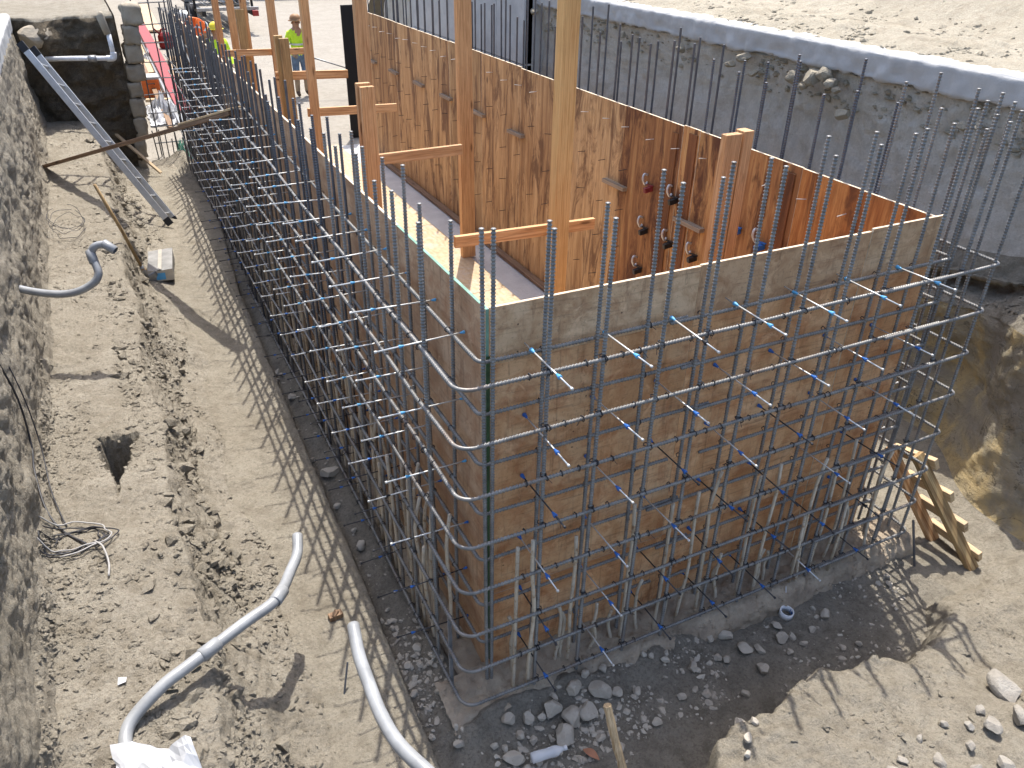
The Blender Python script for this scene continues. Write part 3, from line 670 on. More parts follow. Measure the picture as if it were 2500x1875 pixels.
def wob(pts, a=0.004): return [(p[0]+J(a), p[1]+J(a), p[2]+J(a)) for p in pts]
for i, z in enumerate(ZO):
    zf = z+0.010*(i == 0); o = OUT-0.004*(i % 2)
    far = [(o+J(0.012), y, z+J(0.02)) for y in (8.0, 6.9, 5.8, 4.7, 3.6)]
    if i == 0: far = [(0.02, 12.0, 2.33), (-0.06, 10.8, 2.30), (-0.16, 9.6, 2.24), (-0.22, 8.4, 2.21)]+far[1:]
    else: far = [(o+0.03*min(1, 0.3*i), 12.0, z+J(0.03)), (o+J(0.02), 10.5, z+J(0.03)), (o+J(0.01), 9.2, z)]+far
    left = far+[(o+J(0.006), y, z+J(0.006)) for y in (2.5, 1.6, 0.8, 0.3)]
    rad = 0.085
    path = left+arc(o+rad, o+rad, rad, math.pi, 1.5*math.pi, z)+[(xx, o+J(0.003), z+J(0.003)) for xx in (0.5, 1.0, 1.5, 2.0, 2.5)]+[(2.86+0.05*(i % 3), o, z)]
    hbar(path)
    xr = 3.31
    path = [(xr, yy, z+0.012) for yy in (3.2, 2.4, 1.6, 0.8, 0.3)]+arc(xr-0.05, o-0.02+0.05, 0.05, 0, -0.5*math.pi, z+0.012)+[(xx, o-0.021, z+0.010) for xx in (3.0, 2.7)]+[(2.30+0.06*((i*2) % 3), o-0.021, z+0.008)]
    hbar(path)
    hbar([(xr, 11.4, z), (xr, 8, z), (xr, 5.2, z), (xr-0.02, 2.3, z-0.012)])
for i, z in enumerate(ZI):
    o = IN+0.0
    left = [(o+J(0.01), y, z+J(0.015)) for y in (12.0, 9.5, 7, 5, 3.6)]+[(o, y, z+J(0.005)) for y in (2.5, 1.6, 0.8, 0.2)]
    path = left+arc(o+0.045, o+0.045, 0.045, math.pi, 1.5*math.pi, z, 5)+[(xx, o+J(0.003), z+J(0.003)) for xx in (0.4, 0.9)]+[(1.12+0.12*(i % 3), o-0.002, z)]
    hbar(path)
    hbar([(1.0+0.11*(i % 4), o-0.021, z-0.005)]+[(xx, o-0.02+J(0.003), z+J(0.004)) for xx in (1.6, 2.2, 2.8)]+arc(3.08, o-0.02+0.04, 0.04, -0.5*math.pi, 0, z, 5)+[(3.12, y, z) for y in (0.4, 1.2, 2.4, 6, 11.4)])
# dusty dowels rising from the footing
def dowel(x, y, h, mat='dowel', z0=-0.02):
    a = J(0.03); b = J(0.03); k = random.uniform(0.3, 0.6)
    pts = smooth_path([(x+J(0.02), y+J(0.015), z0), (x+a*0.3, y+b*0.3, h*k*0.5), (x+a, y+b, h*k), (x+a*0.7+J(0.02), y+b*0.6, h*0.8), (x+J(0.03)+a*0.4, y+b*0.2, h)], 3)
    MB(pts[0]).tube(pts, 0.0115, 6).build('dowel_bar', mat, cage, True)
for x, h in ((0.10, 1.10), (0.155, 1.18), (0.477, 1.04), (0.86, 1.12), (1.12, 1.03), (1.295, 1.06), (1.434, 1.17), (1.772, 1.03), (1.90, 1.10), (2.25, 1.05), (2.42, 0.95), (2.62, 1.05), (2.9, 0.9)):
    dowel(x, -0.20+J(0.04), h)
for x, h in ((0.403, 0.48), (0.44, 0.42), (0.686, 0.36), (0.992, 0.44), (0.805, 0.28), (0.647, 0.26), (1.629, 0.44), (1.957, 0.34), (2.05, 0.28), (1.70, 0.22), (2.33, 0.4), (0.22, 0.3), (2.75, 0.45), (1.25, 0.40), (0.13, 0.50)):
    dowel(x, -0.11+J(0.05), h)
y = 0.25
while y < 7.5:
    dowel(-0.13+J(0.05), y+J(0.05), 1.08+J(0.12)); dowel(-0.19+J(0.04), y+0.1+J(0.05), 0.95+J(0.25)); y += 0.17+0.012*y
for y in (0.3, 0.7, 1.2, 1.7): dowel(3.22, y, 1.0+J(0.1))
for x, y in ((2.2, -0.24), (2.55, -0.26)): MB((x, y, 0)).tube([(x, y, 0), (x+J(.02), y+J(.02), 0.35), (x+J(.03), y, 0.62)], 0.0105, 6).build('dowel_bar', 'dowel', cage, True)
# tie wire knots; their dark rings also stand in for bar shadows
tw = MB(cage.location)
def knot(p, ax):
    p = Vector(p); r = RB*1.55
    pts = [];
    for k in range(7):
        a = 2*math.pi*k/6; q = [math.cos(a)*r, math.sin(a)*r]
        pts.append(p+(Vector((J(.004), q[0], q[1])) if ax == 'x' else Vector((q[0], J(.004), q[1])) if ax == 'y' else Vector((q[0], q[1], J(.004)))))
    tw.tube(pts, 0.0030, 4, False)
    if random.random() < 0.45:
        e = p+Vector((J(0.01), J(0.01), 0)); d = Vector((J(0.03), -abs(J(0.03)), -abs(J(0.04)))) if ax == 'x' else Vector((-abs(J(0.03)), J(0.03), -abs(J(0.04))))
        tw.tube([e, e+d*0.6, e+d], 0.0016, 4, False)
for z in ZO:
    for x in fx_out: knot((x+0.008, OUT, z), 'x'); knot((x+J(0.01), OUT+0.018, z+0.01), 'z')
    for x in np.arange(0.1, 3.0, 0.1):
        if random.random() < 0.5: knot((x, OUT, z), 'x')
    for y in ly_out:
        if y < 8: knot((OUT, y+0.008, z), 'y')
    for y in np.arange(0.1, 7.0, 0.13):
        if random.random() < 0.6: knot((OUT, y, z), 'y')
for z in ZI:
    for x in fx_in: knot((x+0.008, IN, z), 'x')
    for y in ly_in:
        if y < 6: knot((IN, y+0.008, z), 'y')
t_ = tw.build('tie_wire', 'wire', cage); t_['kind'] = 'stuff'

# ------------------------------------------------------------------ form ties with plastic cones
def cone_mesh(col):
    me = MB().tube([(0, 0, 0), (0, 0, 0.005), (0, 0, 0.030), (0, 0, 0.036)], [0.0118, 0.0118, 0.006, 0.0048], 10).mesh('cone', True); me.materials.append(M[col]); return me
CONES = {c: cone_mesh(c) for c in ('blue', 'skyblue', 'blackp')}
RODS = {}
for nm, c in (('rod', 'rod'), ('rodshaded', 'rodshaded')):
    me = MB().tube([(0, 0, 0), (0, 0, 0.46)], 0.0042, 6).tube([(0, 0, 0.452), (0, 0, 0.464)], 0.0075, 7).mesh('rod', True); me.materials.append(M[c]); RODS[nm] = me
def form_tie(p, d, label, group, cone='blue', rod='rod', tilt=0.02, flip=False, small=1.0):
    r = thing('form_tie', label, 'form tie', p, group); d = Vector(d)+Vector((J(tilt), J(tilt), J(tilt))); r.rotation_mode = 'QUATERNION'
    r.rotation_quaternion = d.normalized().to_track_quat('Z', 'Y')
    link('rod', RODS[rod], None, r)
    a = link('cone', CONES[cone], None, r); b = link('cone', CONES[cone if random.random() < 0.85 else 'blackp'], None, r)
    a.matrix_basis = Matrix.Translation((0, 0, 0.004 if not flip else 0.07)) @ Matrix.Scale(small, 4)
    b.matrix_basis = Matrix.Translation((0, 0, 0.355+J(0.02))) @ Matrix.Rotation(math.pi, 4, 'X') @ Matrix.Scale(small, 4)
zrow = [2.22, 1.82, 1.43, 1.02, 0.63, 0.24]
ORD = 'first second third fourth fifth sixth seventh eighth ninth tenth eleventh twelfth thirteenth fourteenth fifteenth sixteenth seventeenth eighteenth nineteenth twentieth twenty-first twenty-second'.split()
ROW = ('top', 'second', 'third', 'fourth', 'fifth', 'bottom')
for ri, z in enumerate(zrow):
    for k in range(8):
        x = 0.20+0.405*k
        if x > 3.0: continue
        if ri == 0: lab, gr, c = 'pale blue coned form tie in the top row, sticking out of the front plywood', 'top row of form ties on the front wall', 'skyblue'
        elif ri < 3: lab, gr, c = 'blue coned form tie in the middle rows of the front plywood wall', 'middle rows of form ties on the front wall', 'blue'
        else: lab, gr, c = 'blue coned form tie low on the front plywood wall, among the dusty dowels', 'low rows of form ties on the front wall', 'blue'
        lab = 'blue coned form tie on the front wall, %s row, %s from the green edged corner' % (ROW[ri], ORD[k])
        form_tie((x+J(0.01), -0.004, z+J(0.01)), (0, -1, 0), lab, gr, c, 'rod' if ri < 2 or random.random() < 0.4 else 'rodshaded', 0.03, ri == 0)  # shade painted in: most lower rods take the dark copy
for ri, z in enumerate(zrow):
    for k in range(22):
        y = 0.24+0.385*k
        lab, gr = ('blue coned form tie high on the left plywood wall, bridging the sunlit bars', 'upper form ties on the left wall') if ri < 3 else ('blue coned form tie low on the left plywood wall, above the dark trench', 'lower form ties on the left wall')
        lab = 'blue coned form tie on the left wall, %s row, %s from the green edged corner' % (ROW[ri], ORD[k])
        form_tie((-0.006, y+J(0.02), z+J(0.012)), (-1, 0, 0), lab, gr, 'skyblue' if ri < 3 else 'blue', 'rod' if ri < 4 else 'rodshaded', 0.035, small=0.75)  # rods of the two lowest rows coloured as in shade
for z in (1.82, 1.43, 1.02, 0.63):
    for y in (0.3, 0.7, 1.1):
        form_tie((3.056, y, z+J(0.02)), (1, 0, 0), 'black coned form tie on the right wall, %s row, %s from the front wall' % ({1.82: 'top', 1.43: 'second', 1.02: 'third', 0.63: 'bottom'}[z], ORD[int(round((y-0.3)/0.4))]), 'form ties on the right wall', 'blackp', 'rod', 0.03)
r = thing('form_tie', 'single form tie hanging upright from the lowest front bar in front of the rubble', 'form tie', (2.14, -0.275, 0.03))
r.rotation_mode = 'QUATERNION'; r.rotation_quaternion = Vector((-0.02, -0.10, -0.32)).to_track_quat('Z', 'Y')
link('rod', RODS['rod'], None, r); link('cone', CONES['blackp'], None, r).matrix_basis = Matrix.Translation((0, 0, 0.10)); link('cone', CONES['blackp'], None, r).matrix_basis = Matrix.Translation((0, 0, 0.42)) @ Matrix.Rotation(math.pi, 4, 'X')

# ------------------------------------------------------------------ ladders
r = thing('aluminium_ladder', 'aluminium ladder leaning from the sandy path up against the left cut', 'ladder', (-0.815, 8.45, 0.22))
la, lb = Vector((-0.815, 8.45, 0.22)), Vector((-2.04, 9.5, 2.39)); dirn = (lb-la).normalized(); side = Vector((0.10, 1, 0)).normalized()*0.19
side = (side-dirn*side.dot(dirn)).normalized()*0.19
for s in (-1, 1):
    ra = MB(r.location).beam(la+side*s, lb+side*s, 0.026, 0.082, dirn.cross(side)).build('rail', 'alu', r, False, 0.003)
    MB(r.location).beam(lb+side*s-dirn*0.10, lb+side*s+dirn*0.02, 0.034, 0.09, dirn.cross(side)).build('end_cap', 'rubber', ra)
    MB(r.location).beam(la+side*s-dirn*0.01, la+side*s+dirn*0.09, 0.033, 0.088, dirn.cross(side)).build('foot_pad', 'rubber', ra)
L = (lb-la).length; k = 0.16
while k < L-0.12:
    c = la+dirn*k; MB(r.location).tube([c-side*1.06, c+side*1.06], 0.017, 8).build('rung', 'alu', r, True); k += 0.285
r = thing('timber_ladder', 'homemade timber ladder leaning on the right side of the rebar cage', 'ladder', (3.68, -0.45, -0.14))
f1, t1, f2, t2 = Vector((3.68, -0.62, -0.15)), Vector((3.385, -0.12, 0.64)), Vector((3.69, -0.27, -0.15)), Vector((3.385, 0.12, 0.575))
upv = Vector((0.9, 0.2, 0.5))
lumber('rail', f1, t1+(t1-f1)*0.02, 0.042, 0.092, 'dirtyboard', upv, r); lumber('rail', f2, t2, 0.042, 0.092, 'fir', upv, r)
for k in (0.10, 0.36, 0.62, 0.90):
    a = f1.lerp(t1, k); b_ = f2.lerp(t2, k); e = (a-b_).normalized(); off = Vector((0.055, 0.02, 0.035))
    lumber('rung', b_-e*0.02+off, a+e*0.075+off, 0.04, 0.089, 'paleboard', (-0.3, 0.5, 0.8), r)
MB((3.30, -0.42, -0.13)).tube([(3.30, -0.42, -0.15), (3.285, -0.30, 0.22)], 0.009, 7).build('rebar_stake', 'rebar_dark').update_tag()
tag(bpy.data.objects['rebar_stake'], 'short leaning steel stake driven beside the timber ladder', 'stake')

# ------------------------------------------------------------------ boards, shovel, box on the left side
def gz(x, y):
    d = (LEFT[..., 0]-x)**2+(LEFT[..., 1]-y)**2; d[:, (LSPAN < 2) | (LSPAN > 9)] = 99
    i = np.unravel_index(np.argmin(d), d.shape); return float(LEFT[i][2])
def board(name, p, q, w, t, mat, label, cat, up=(0, 0, 1)): return tag(lumber(name, p, q, w, t, mat, up), label, cat)
board('wood_plank', (-2.33, 9.52, 0.86), (-0.20, 5.47, 2.235), 0.14, 0.038, 'oldboard', 'long brown plank bridging from the dirt bench onto the rebar cage', 'plank')
board('plank_end', (-0.62, 6.27, 1.995), (-0.18, 5.44, 2.28), 0.145, 0.02, 'paleboard', 'pale short board lying on the end of the brown plank', 'board')
board('wood_stake', (-1.37, 12.0, 0.84), (-0.70, 11.4, 0.12), 0.06, 0.03, 'paleboard', 'thin pale stake leaning in the corner of the dark earth pit', 'stake')
board('wood_offcut', (-1.53, 7.28, 0.36), (-1.40, 6.60, 0.33), 0.22, 0.035, 'pine', 'small orange board lying against the foot of the bank beside the shovel', 'board', (0.25, 0, 1))
r = thing('shovel', 'shovel with a wooden handle leaning against the bank beside the cardboard box', 'shovel', (-1.26, 6.36, 0.18))
MB(r.location).tube([(-1.335, 6.30, 0.45), (-1.45, 6.28, 0.93), (-1.60, 6.27, 1.46)], [0.017, 0.018, 0.016], 8).build('handle', 'dirtyboard', r, True)
MB(r.location).tube([(-1.305, 6.34, 0.33), (-1.345, 6.295, 0.50)], [0.018, 0.022], 8).build('socket', 'steel', r, True)
G = []
for i in range(7):
    t = i/6; c = Vector((-1.305, 6.345, 0.36)).lerp(Vector((-1.235, 6.40, 0.16)), t); w = 0.10*(1-0.15*t)*(1 if t < 0.6 else math.sqrt(max(0, 1-((t-0.6)/0.42)**2))); row = []
    for j in range(7):
        s = j/3-1; row.append(c+Vector((0.75, 0.45, 0.05)).normalized()*s*w+Vector((0.25, -0.45, 0.5)).normalized()*(0.03*s*s))
    G.append([tuple(v) for v in row])
o = MB(r.location).grid(G).build('blade', 'steel', r, True); md = o.modifiers.new('solid', 'SOLIDIFY'); md.thickness = 0.003
r = thing('cardboard_box', 'dusty taped cardboard box with a blue label on the sandy path', 'box', (-1.13, 6.72, gz(-1.17, 6.7)+0.005))
r.rotation_euler = (0, 0, R(-6)); b = MB(); 
def rough_box(a, b, amp, seed, cuts=6):
    import bmesh
    bm = bmesh.new(); bmesh.ops.create_cube(bm, size=1.0); bmesh.ops.subdivide_edges(bm, edges=bm.edges[:], cuts=cuts, use_grid_fill=True)
    a = Vector(a); b = Vector(b); c = (a+b)/2; d = b-a
    A = np.array([(c.x+v.co.x*d.x, c.y+v.co.y*d.y, c.z+v.co.z*d.z) for v in bm.verts]); n = np.stack([fbm(A, 7, 4, 0.6, seed+i) for i in range(3)], -1)*amp
    rnd_ = [0.94 if sum(abs(abs(q)-0.5) < 1e-4 for q in v.co) >= 2 else 1.0 for v in bm.verts]
    for v, p_, k, r_ in zip(bm.verts, A, n, rnd_): v.co = (Vector(p_)-c)*r_+Vector(k)
    me = bpy.data.meshes.new('rough_block'); bm.to_mesh(me); bm.free(); me.polygons.foreach_set('use_smooth', [True]*len(me.polygons)); return me, c
def crumple(me, a):
    for v in me.vertices: v.co += Vector((J(a), J(a), J(a)))
bm = MB(); G = []
P6 = []
nx, ny, nz = 5, 9, 3
for (fix, val) in (('z', 1), ('x', 0), ('x', 1), ('y', 0), ('y', 1), ('z', 0)):
    A_ = {'x': (ny, nz), 'y': (nx, nz), 'z': (nx, ny)}[fix]; g = []
    for i in range(A_[0]+1):
        row = []
        for j in range(A_[1]+1):
            u, v = i/A_[0], j/A_[1]; q = {'x': (val, u, v), 'y': (u, val, v), 'z': (u, v, val)}[fix]
            h = vnoise(np.array([[q[0]*2.2+3, q[1]*3+5, q[2]*2]]), 4)[0]
            row.append(((q[0]-0.5)*0.27+0.008*h, (q[1]-0.5)*0.66+0.008*h, q[2]*(0.135+0.012*h)))
        g.append(row)
    o = MB().grid(g).build('box_panel', 'card' if fix == 'z' or (fix == 'x') else 'cardpale', None, True); o.parent = r; o.location = (0, 0, 0)
o = MB().box((-0.05, -0.338, 0.02), (0.05, -0.335, 0.10)).build('blue_label', 'skyblue'); o.parent = r; o.location = (0, 0, 0)
o = MB().box((-0.02, -0.335, 0.140), (0.02, 0.335, 0.1445)).build('packing_tape', 'tape'); o.parent = r; o.location = (0, 0, 0)

# ------------------------------------------------------------------ conduits
def conduit(pts, r_, label, couplings=(), opn=True):
    path = smooth_path(pts, 8); r = thing('conduit', label, 'conduit', tuple(path[0]))
    o = MB(path[0]).tube(path, r_, 16, False).build('pipe', 'conduit', r, True)
    md = o.modifiers.new('solid', 'SOLIDIFY'); md.thickness = 0.005; md.offset = -1
    for k in couplings:
        i = int(k*(len(path)-1)); d = (path[i+1]-path[i-1]).normalized(); c = path[i]
        MB(path[0]).tube([c-d*0.055, c-d*0.05, c+d*0.05, c+d*0.055], [r_+0.001, r_+0.006, r_+0.006, r_+0.001], 16, False).build('coupling', 'conduit', r, True)
    return r
conduit([(-0.865, 0.835, 0.745), (-0.90, 0.711, 0.716), (-0.962, 0.602, 0.708), (-1.091, 0.37, 0.745), (-1.27, 0.265, 0.757), (-1.447, 0.165, 0.762), (-1.6, 0.085, 0.76), (-1.708, 0.033, 0.75), (-1.852, -0.057, 0.709), (-1.899, -0.146, 0.685), (-1.88, -0.261, 0.68), (-1.814, -0.402, 0.70), (-1.60, -0.62, 0.62), (-1.5, -0.9, 0.4)],
        0.031, 'long grey conduit curving from the dirt bench out over the path, with two couplings', (0.23, 0.40))
conduit([(-0.804, -0.173, 0.945), (-0.831, -0.355, 0.939), (-0.84, -0.542, 0.946), (-0.843, -0.731, 0.953), (-0.822, -0.915, 0.97), (-0.754, -1.11, 0.98), (-0.665, -1.268, 0.9), (-0.62, -1.5, 0.6), (-0.62, -1.62, 0.1), (-0.62, -1.65, -0.2)],
        0.031, 'pale grey conduit with an open end, bending along the edge of the trench')
conduit([(-1.53, 3.76, 1.635), (-1.58, 3.79, 1.665), (-1.65, 3.80, 1.655), (-1.686, 3.79, 1.60), (-1.672, 3.734, 1.53), (-1.669, 3.691, 1.469), (-1.721, 3.676, 1.406), (-1.846, 3.7, 1.347), (-1.988, 3.758, 1.327), (-2.167, 3.859, 1.342), (-2.384, 4.0, 1.386), (-2.6, 4.113, 1.427)],
        0.030, 'grey conduit sticking out of the left cut with an S bend', (0.04, 0.30))
# cables and wires on the bench
def lay(x, y, off=0.012):
    d = (LEFT[..., 0]-x)**2+(LEFT[..., 1]-y)**2; d[:, (LSPAN < 7) | (LSPAN > 9)] = 99
    i = np.unravel_index(np.argmin(d), d.shape); return (x, y, float(LEFT[i][2])+off)
r = thing('cable_bundle', 'black cables dropping from the left cut into a loose coil on the bench', 'cable', lay(-2.07, 1.3))
cp = [(-2.30, 2.2, 1.75), (-2.245, 2.25, 1.3), (-2.25, 2.2, 0.95), lay(-2.24, 1.95, 0.06), lay(-2.2, 1.65), lay(-2.12, 1.45), lay(-2.0, 1.27)]
MB(r.location).tube(smooth_path(cp, 8), 0.0065, 7).build('cable', 'cable', r, True)
cp = [(-2.30, 2.45, 1.7), (-2.22, 2.3, 1.3), (-2.2, 2.2, 0.95), lay(-2.18, 1.9, 0.06), lay(-2.13, 1.62), lay(-2.10, 1.5)]
MB(r.location).tube(smooth_path(cp, 8), 0.0042, 7).build('cable', 'cable', r, True)
for q in range(4):
    a0 = random.uniform(0, 6); pts = []
    for k in range(22):
        a = a0+k*0.34; rx = 0.16+0.02*q; ry_ = 0.10+0.015*q
        pts.append(lay(-2.06+rx*math.cos(a)*(1+0.2*math.sin(a*1.7+q*2))+J(0.012), 1.33+ry_*math.sin(a)*(1+0.3*math.sin(a*1.3+q))+J(0.01), 0.010+0.008*q))
    MB(r.location).tube(smooth_path(pts, 3), 0.0042, 6).build('cable', 'cable' if q < 3 else 'greycable', r, True)
MB(r.location).tube(smooth_path([lay(-1.95, 1.25, 0.03), lay(-1.91, 1.17, 0.05), lay(-1.89, 1.05, 0.03), lay(-1.90, 0.96)], 6), 0.006, 6).build('cable', 'greycable', r, True)
MB(r.location).tube(smooth_path([lay(-2.14, 1.42), lay(-2.17, 1.30, 0.03), lay(-2.22, 1.28), lay(-2.24, 1.18, 0.03), lay(-2.29, 1.0)], 6), 0.0035, 5).build('cable', 'cable', r, True)
r = thing('wire_coil', 'thin wire sprung into loops on the bench above the shovel', 'wire', lay(-1.98, 6.9))
for q in range(4):
    cx, cy = -1.97+J(0.06), 6.9+J(0.2); pts = [(cx+0.17*math.cos(a)+J(.01), cy+0.45*math.sin(a)*random.uniform(.8, 1.1), lay(-1.98, 6.9)[2]+0.04+0.05*q*abs(math.sin(a/2))) for a in np.linspace(0.3+q, 5.9+q*0.6, 14)]
    MB(r.location).tube(smooth_path(pts, 3), 0.0028, 5).build('wire_loop', 'wire', r, True)
r = thing('plastic_sheet', 'crumpled white plastic sheet on the bench under the curved conduit', 'plastic sheet', (-1.72, -0.33, 0.6))
G = []
for i in range(16):
    row = []
    for j in range(14):
        u, v = i/15, j/13; x = -1.95+0.33*u+0.05*v; y = -0.20-0.5*v-0.10*u; z = lay(x, y)[2]+0.02+0.07*abs(vnoise(np.array([[u*3.1, v*2.7, 1.5]]), 9)[0])+0.05*math.sin(u*5+v*3)**2
        row.append((x+J(.004), y+J(.004), z))
    G.append(row)
o = MB(r.location).grid(G).build('sheet', 'sheet', r, False)
b = MB(lay(-1.893, 0.217)); p0 = Vector(lay(-1.893, 0.217)); b.add([p0+Vector(q) for q in ((-0.02, -0.015, 0), (0.02, -0.02, 0.01), (0.025, 0.015, 0.004), (-0.012, 0.02, 0.015))], [[0, 1, 2], [0, 2, 3]]); tag(b.build('paper_scrap', 'sheet'), 'small white paper scrap on the dirt bench', 'paper')

# ------------------------------------------------------------------ rocks
def rock_mesh(seed, flat=0.7):
    rg = random.Random(seed); import bmesh
    bm = bmesh.new(); bmesh.ops.create_icosphere(bm, subdivisions=3, radius=0.5)
    pl = [(Vector((rg.gauss(0, 1), rg.gauss(0, 1), rg.gauss(0, 1))).normalized(), rg.uniform(0.28, 0.42)) for _ in range(11)]
    sc = (rg.uniform(0.85, 1.2), rg.uniform(0.7, 1.0), rg.uniform(flat*0.8, flat*1.1))
    for v in bm.verts:
        for n, d in pl:
            e = v.co.dot(n)-d
            if e > 0: v.co -= n*e
    A = np.array([v.co[:] for v in bm.verts]); n = fbm(A, 5, 3, 0.5, seed)
    for v, k in zip(bm.verts, n): v.co *= 1+0.05*float(k); v.co = Vector((v.co.x*sc[0], v.co.y*sc[1], v.co.z*sc[2]))
    me = bpy.data.meshes.new('rock'); bm.to_mesh(me); bm.free(); return me
ROCKS = [rock_mesh(i) for i in range(9)]
BIG = 1.2
for m in ROCKS: m.materials.append(M['rock'])
CROCKS = [rock_mesh(40+i, 0.6) for i in range(5)]
for m in CROCKS: m.materials.append(M['brokenconc'])
def rock(x, y, w, label, group, hf=trench_h, pool=ROCKS, sink=0.15):
    o = link('rock', random.choice(pool), None); s = w*1.12
    o.location = (x, y, hf(x, y)+s*(0.30-sink*0.5)); o.rotation_euler = (J(0.3), J(0.3), random.uniform(0, 6.28)); o.scale = (s, s, s)
    tag(o, label, 'rock', group)
R7 = [(0.25,-0.38,0.12),(0.42,-0.34,0.09),(0.34,-0.47,0.11),(0.57,-0.41,0.11),(0.1,-0.38,0.08),(0.17,-0.4,0.05),(0.25,-0.54,0.12),(0.44,-0.48,0.1),(-0.08,-0.54,0.09),(-0.02,-0.35,0.08),(0.07,-0.49,0.05),(0.43,-0.64,0.05),(0.66,-0.45,0.07),(0.53,-0.29,0.05),(0.66,-0.29,0.05),(-0.15,-0.44,0.04),(0.01,-0.44,0.05),(0.26,-0.7,0.04),(-0.03,-0.61,0.04),(-0.1,-0.47,0.04)]
for x, y, w in R7: rock(x, y, w*BIG, 'angular grey rock in the heap at the foot of the near corner of the cage' if w >= 0.07 else 'small grey stone in the heap at the near corner of the cage', 'rocks heaped at the cage corner' if w >= 0.07 else 'small stones at the cage corner')
R7b = [(0.79,-0.7,0.07),(0.79,-0.48,0.07),(1.03,-0.61,0.06),(1.22,-0.47,0.08),(1.58,-0.35,0.09),(1.64,-0.48,0.1),(1.73,-0.52,0.07),(1.42,-0.47,0.06),(1.47,-0.5,0.07),(1.64,-0.65,0.1),(1.42,-0.75,0.06),(1.19,-0.65,0.05),(0.95,-0.30,0.05),(0.99,-0.33,0.05),(1.1,-0.34,0.05),(1.06,-0.38,0.05),(0.88,-0.48,0.03),(1.29,-0.38,0.03),(1.46,-0.34,0.07),(1.98,-0.41,0.07),(1.93,-0.51,0.1),(1.9,-0.62,0.06),(2.34,-0.48,0.08),(2.17,-0.54,0.06),(2.22,-0.54,0.03),(2.31,-0.4,0.04),(2.24,-0.74,0.05),(2.16,-0.81,0.05),(2.36,-0.77,0.05),(2.01,-0.52,0.06),(2.04,-0.6,0.05),(3.03,-0.40,0.06),(2.92,-0.42,0.05),(2.98,-0.47,0.06)]
for x, y, w in R7b: rock(x, y, w, 'grey stone lying on the shaded trench floor in front of the formwork', 'stones along the front trench')
RL = [(-0.31,0.37,0.08),(-0.4,0.29,0.06),(-0.3,0.46,0.04),(-0.27,-0.04,0.04),(-0.31,-0.25,0.05),(-0.33,-0.35,0.06),(-0.36,0.82,0.04),(-0.43,-0.01,0.03),(-0.36,0.02,0.02),(-0.34,3.64,0.09),(-0.33,2.34,0.14),(-0.34,4.06,0.06),(-0.36,4.16,0.07),(-0.4,2.67,0.06),(-0.38,1.97,0.06),(-0.34,1.49,0.09),(-0.34,1.66,0.05),(-0.42,3.36,0.05),(-0.4,4.01,0.07),(-0.41,3.11,0.04)]
for x, y, w in RL: rock(x, y, w, 'stone lying in the dark trench beside the left rebar cage', 'stones in the left trench')
for x, y, w in ((2.53,-1.57,0.20),(2.16,-1.72,0.10),(1.96,-1.75,0.06),(2.03,-1.9,0.09),(1.74,-1.61,0.05),(1.545,-1.66,0.06),(1.71,-1.75,0.09),(2.36,-1.75,0.13),(1.45,-1.69,0.06),(2.30,-1.90,0.11),(1.86,-1.86,0.08),(1.62,-1.80,0.06),(2.62,-1.75,0.10),(2.22,-1.62,0.07),(1.95,-1.60,0.05),(2.08,-1.66,0.06)):
    rock(x, y, w, 'broken concrete lump on the sunlit front bank' if w < 0.15 else 'large broken concrete chunk on the sunlit front bank', 'concrete rubble on the front bank' if w < 0.15 else 'large concrete chunks on the front bank', bank_h, CROCKS)
for x, y, w in ((1.006,-1.09,0.07),(1.05,-1.14,0.05),(0.93,-1.22,0.06),(0.88,-1.28,0.045)): rock(x, y, w, 'sunlit stone on the crumbling edge of the front bank', 'stones on the edge of the front bank', bank_h)
# clods clinging to the upper right cut
for y, z, s in ((3.344,2.58,0.17),(3.083,2.63,0.22),(2.96,2.66,0.17),(4.102,2.66,0.17),(3.926,2.53,0.12),(2.626,2.36,0.15),(2.76,2.56,0.1),(2.498,2.58,0.06),(1.39,2.52,0.13),(1.26,2.54,0.11),(2.85,2.60,0.15),(5.225,2.6,0.14),(4.322,2.56,0.15),(5.155,2.5,0.08),(10.1,2.6,0.18),(8.96,2.63,0.15),(8.45,2.55,0.1),(6.5,2.6,0.12),(3.20,2.52,0.12)):
    o = link('earth_clod', random.choice(ROCKS+CROCKS).copy(), None); o.data.materials.clear(); o.data.materials.append(M['hill']); o.location = (4.955, y, z); o.scale = (s*0.9, s*1.4, s*1.2); o.rotation_euler = (J(0.4), J(0.4), J(1))
    tag(o, 'pale clod of earth clinging to the cut under the concrete slab', 'earth clod', 'clods on the upper cut')

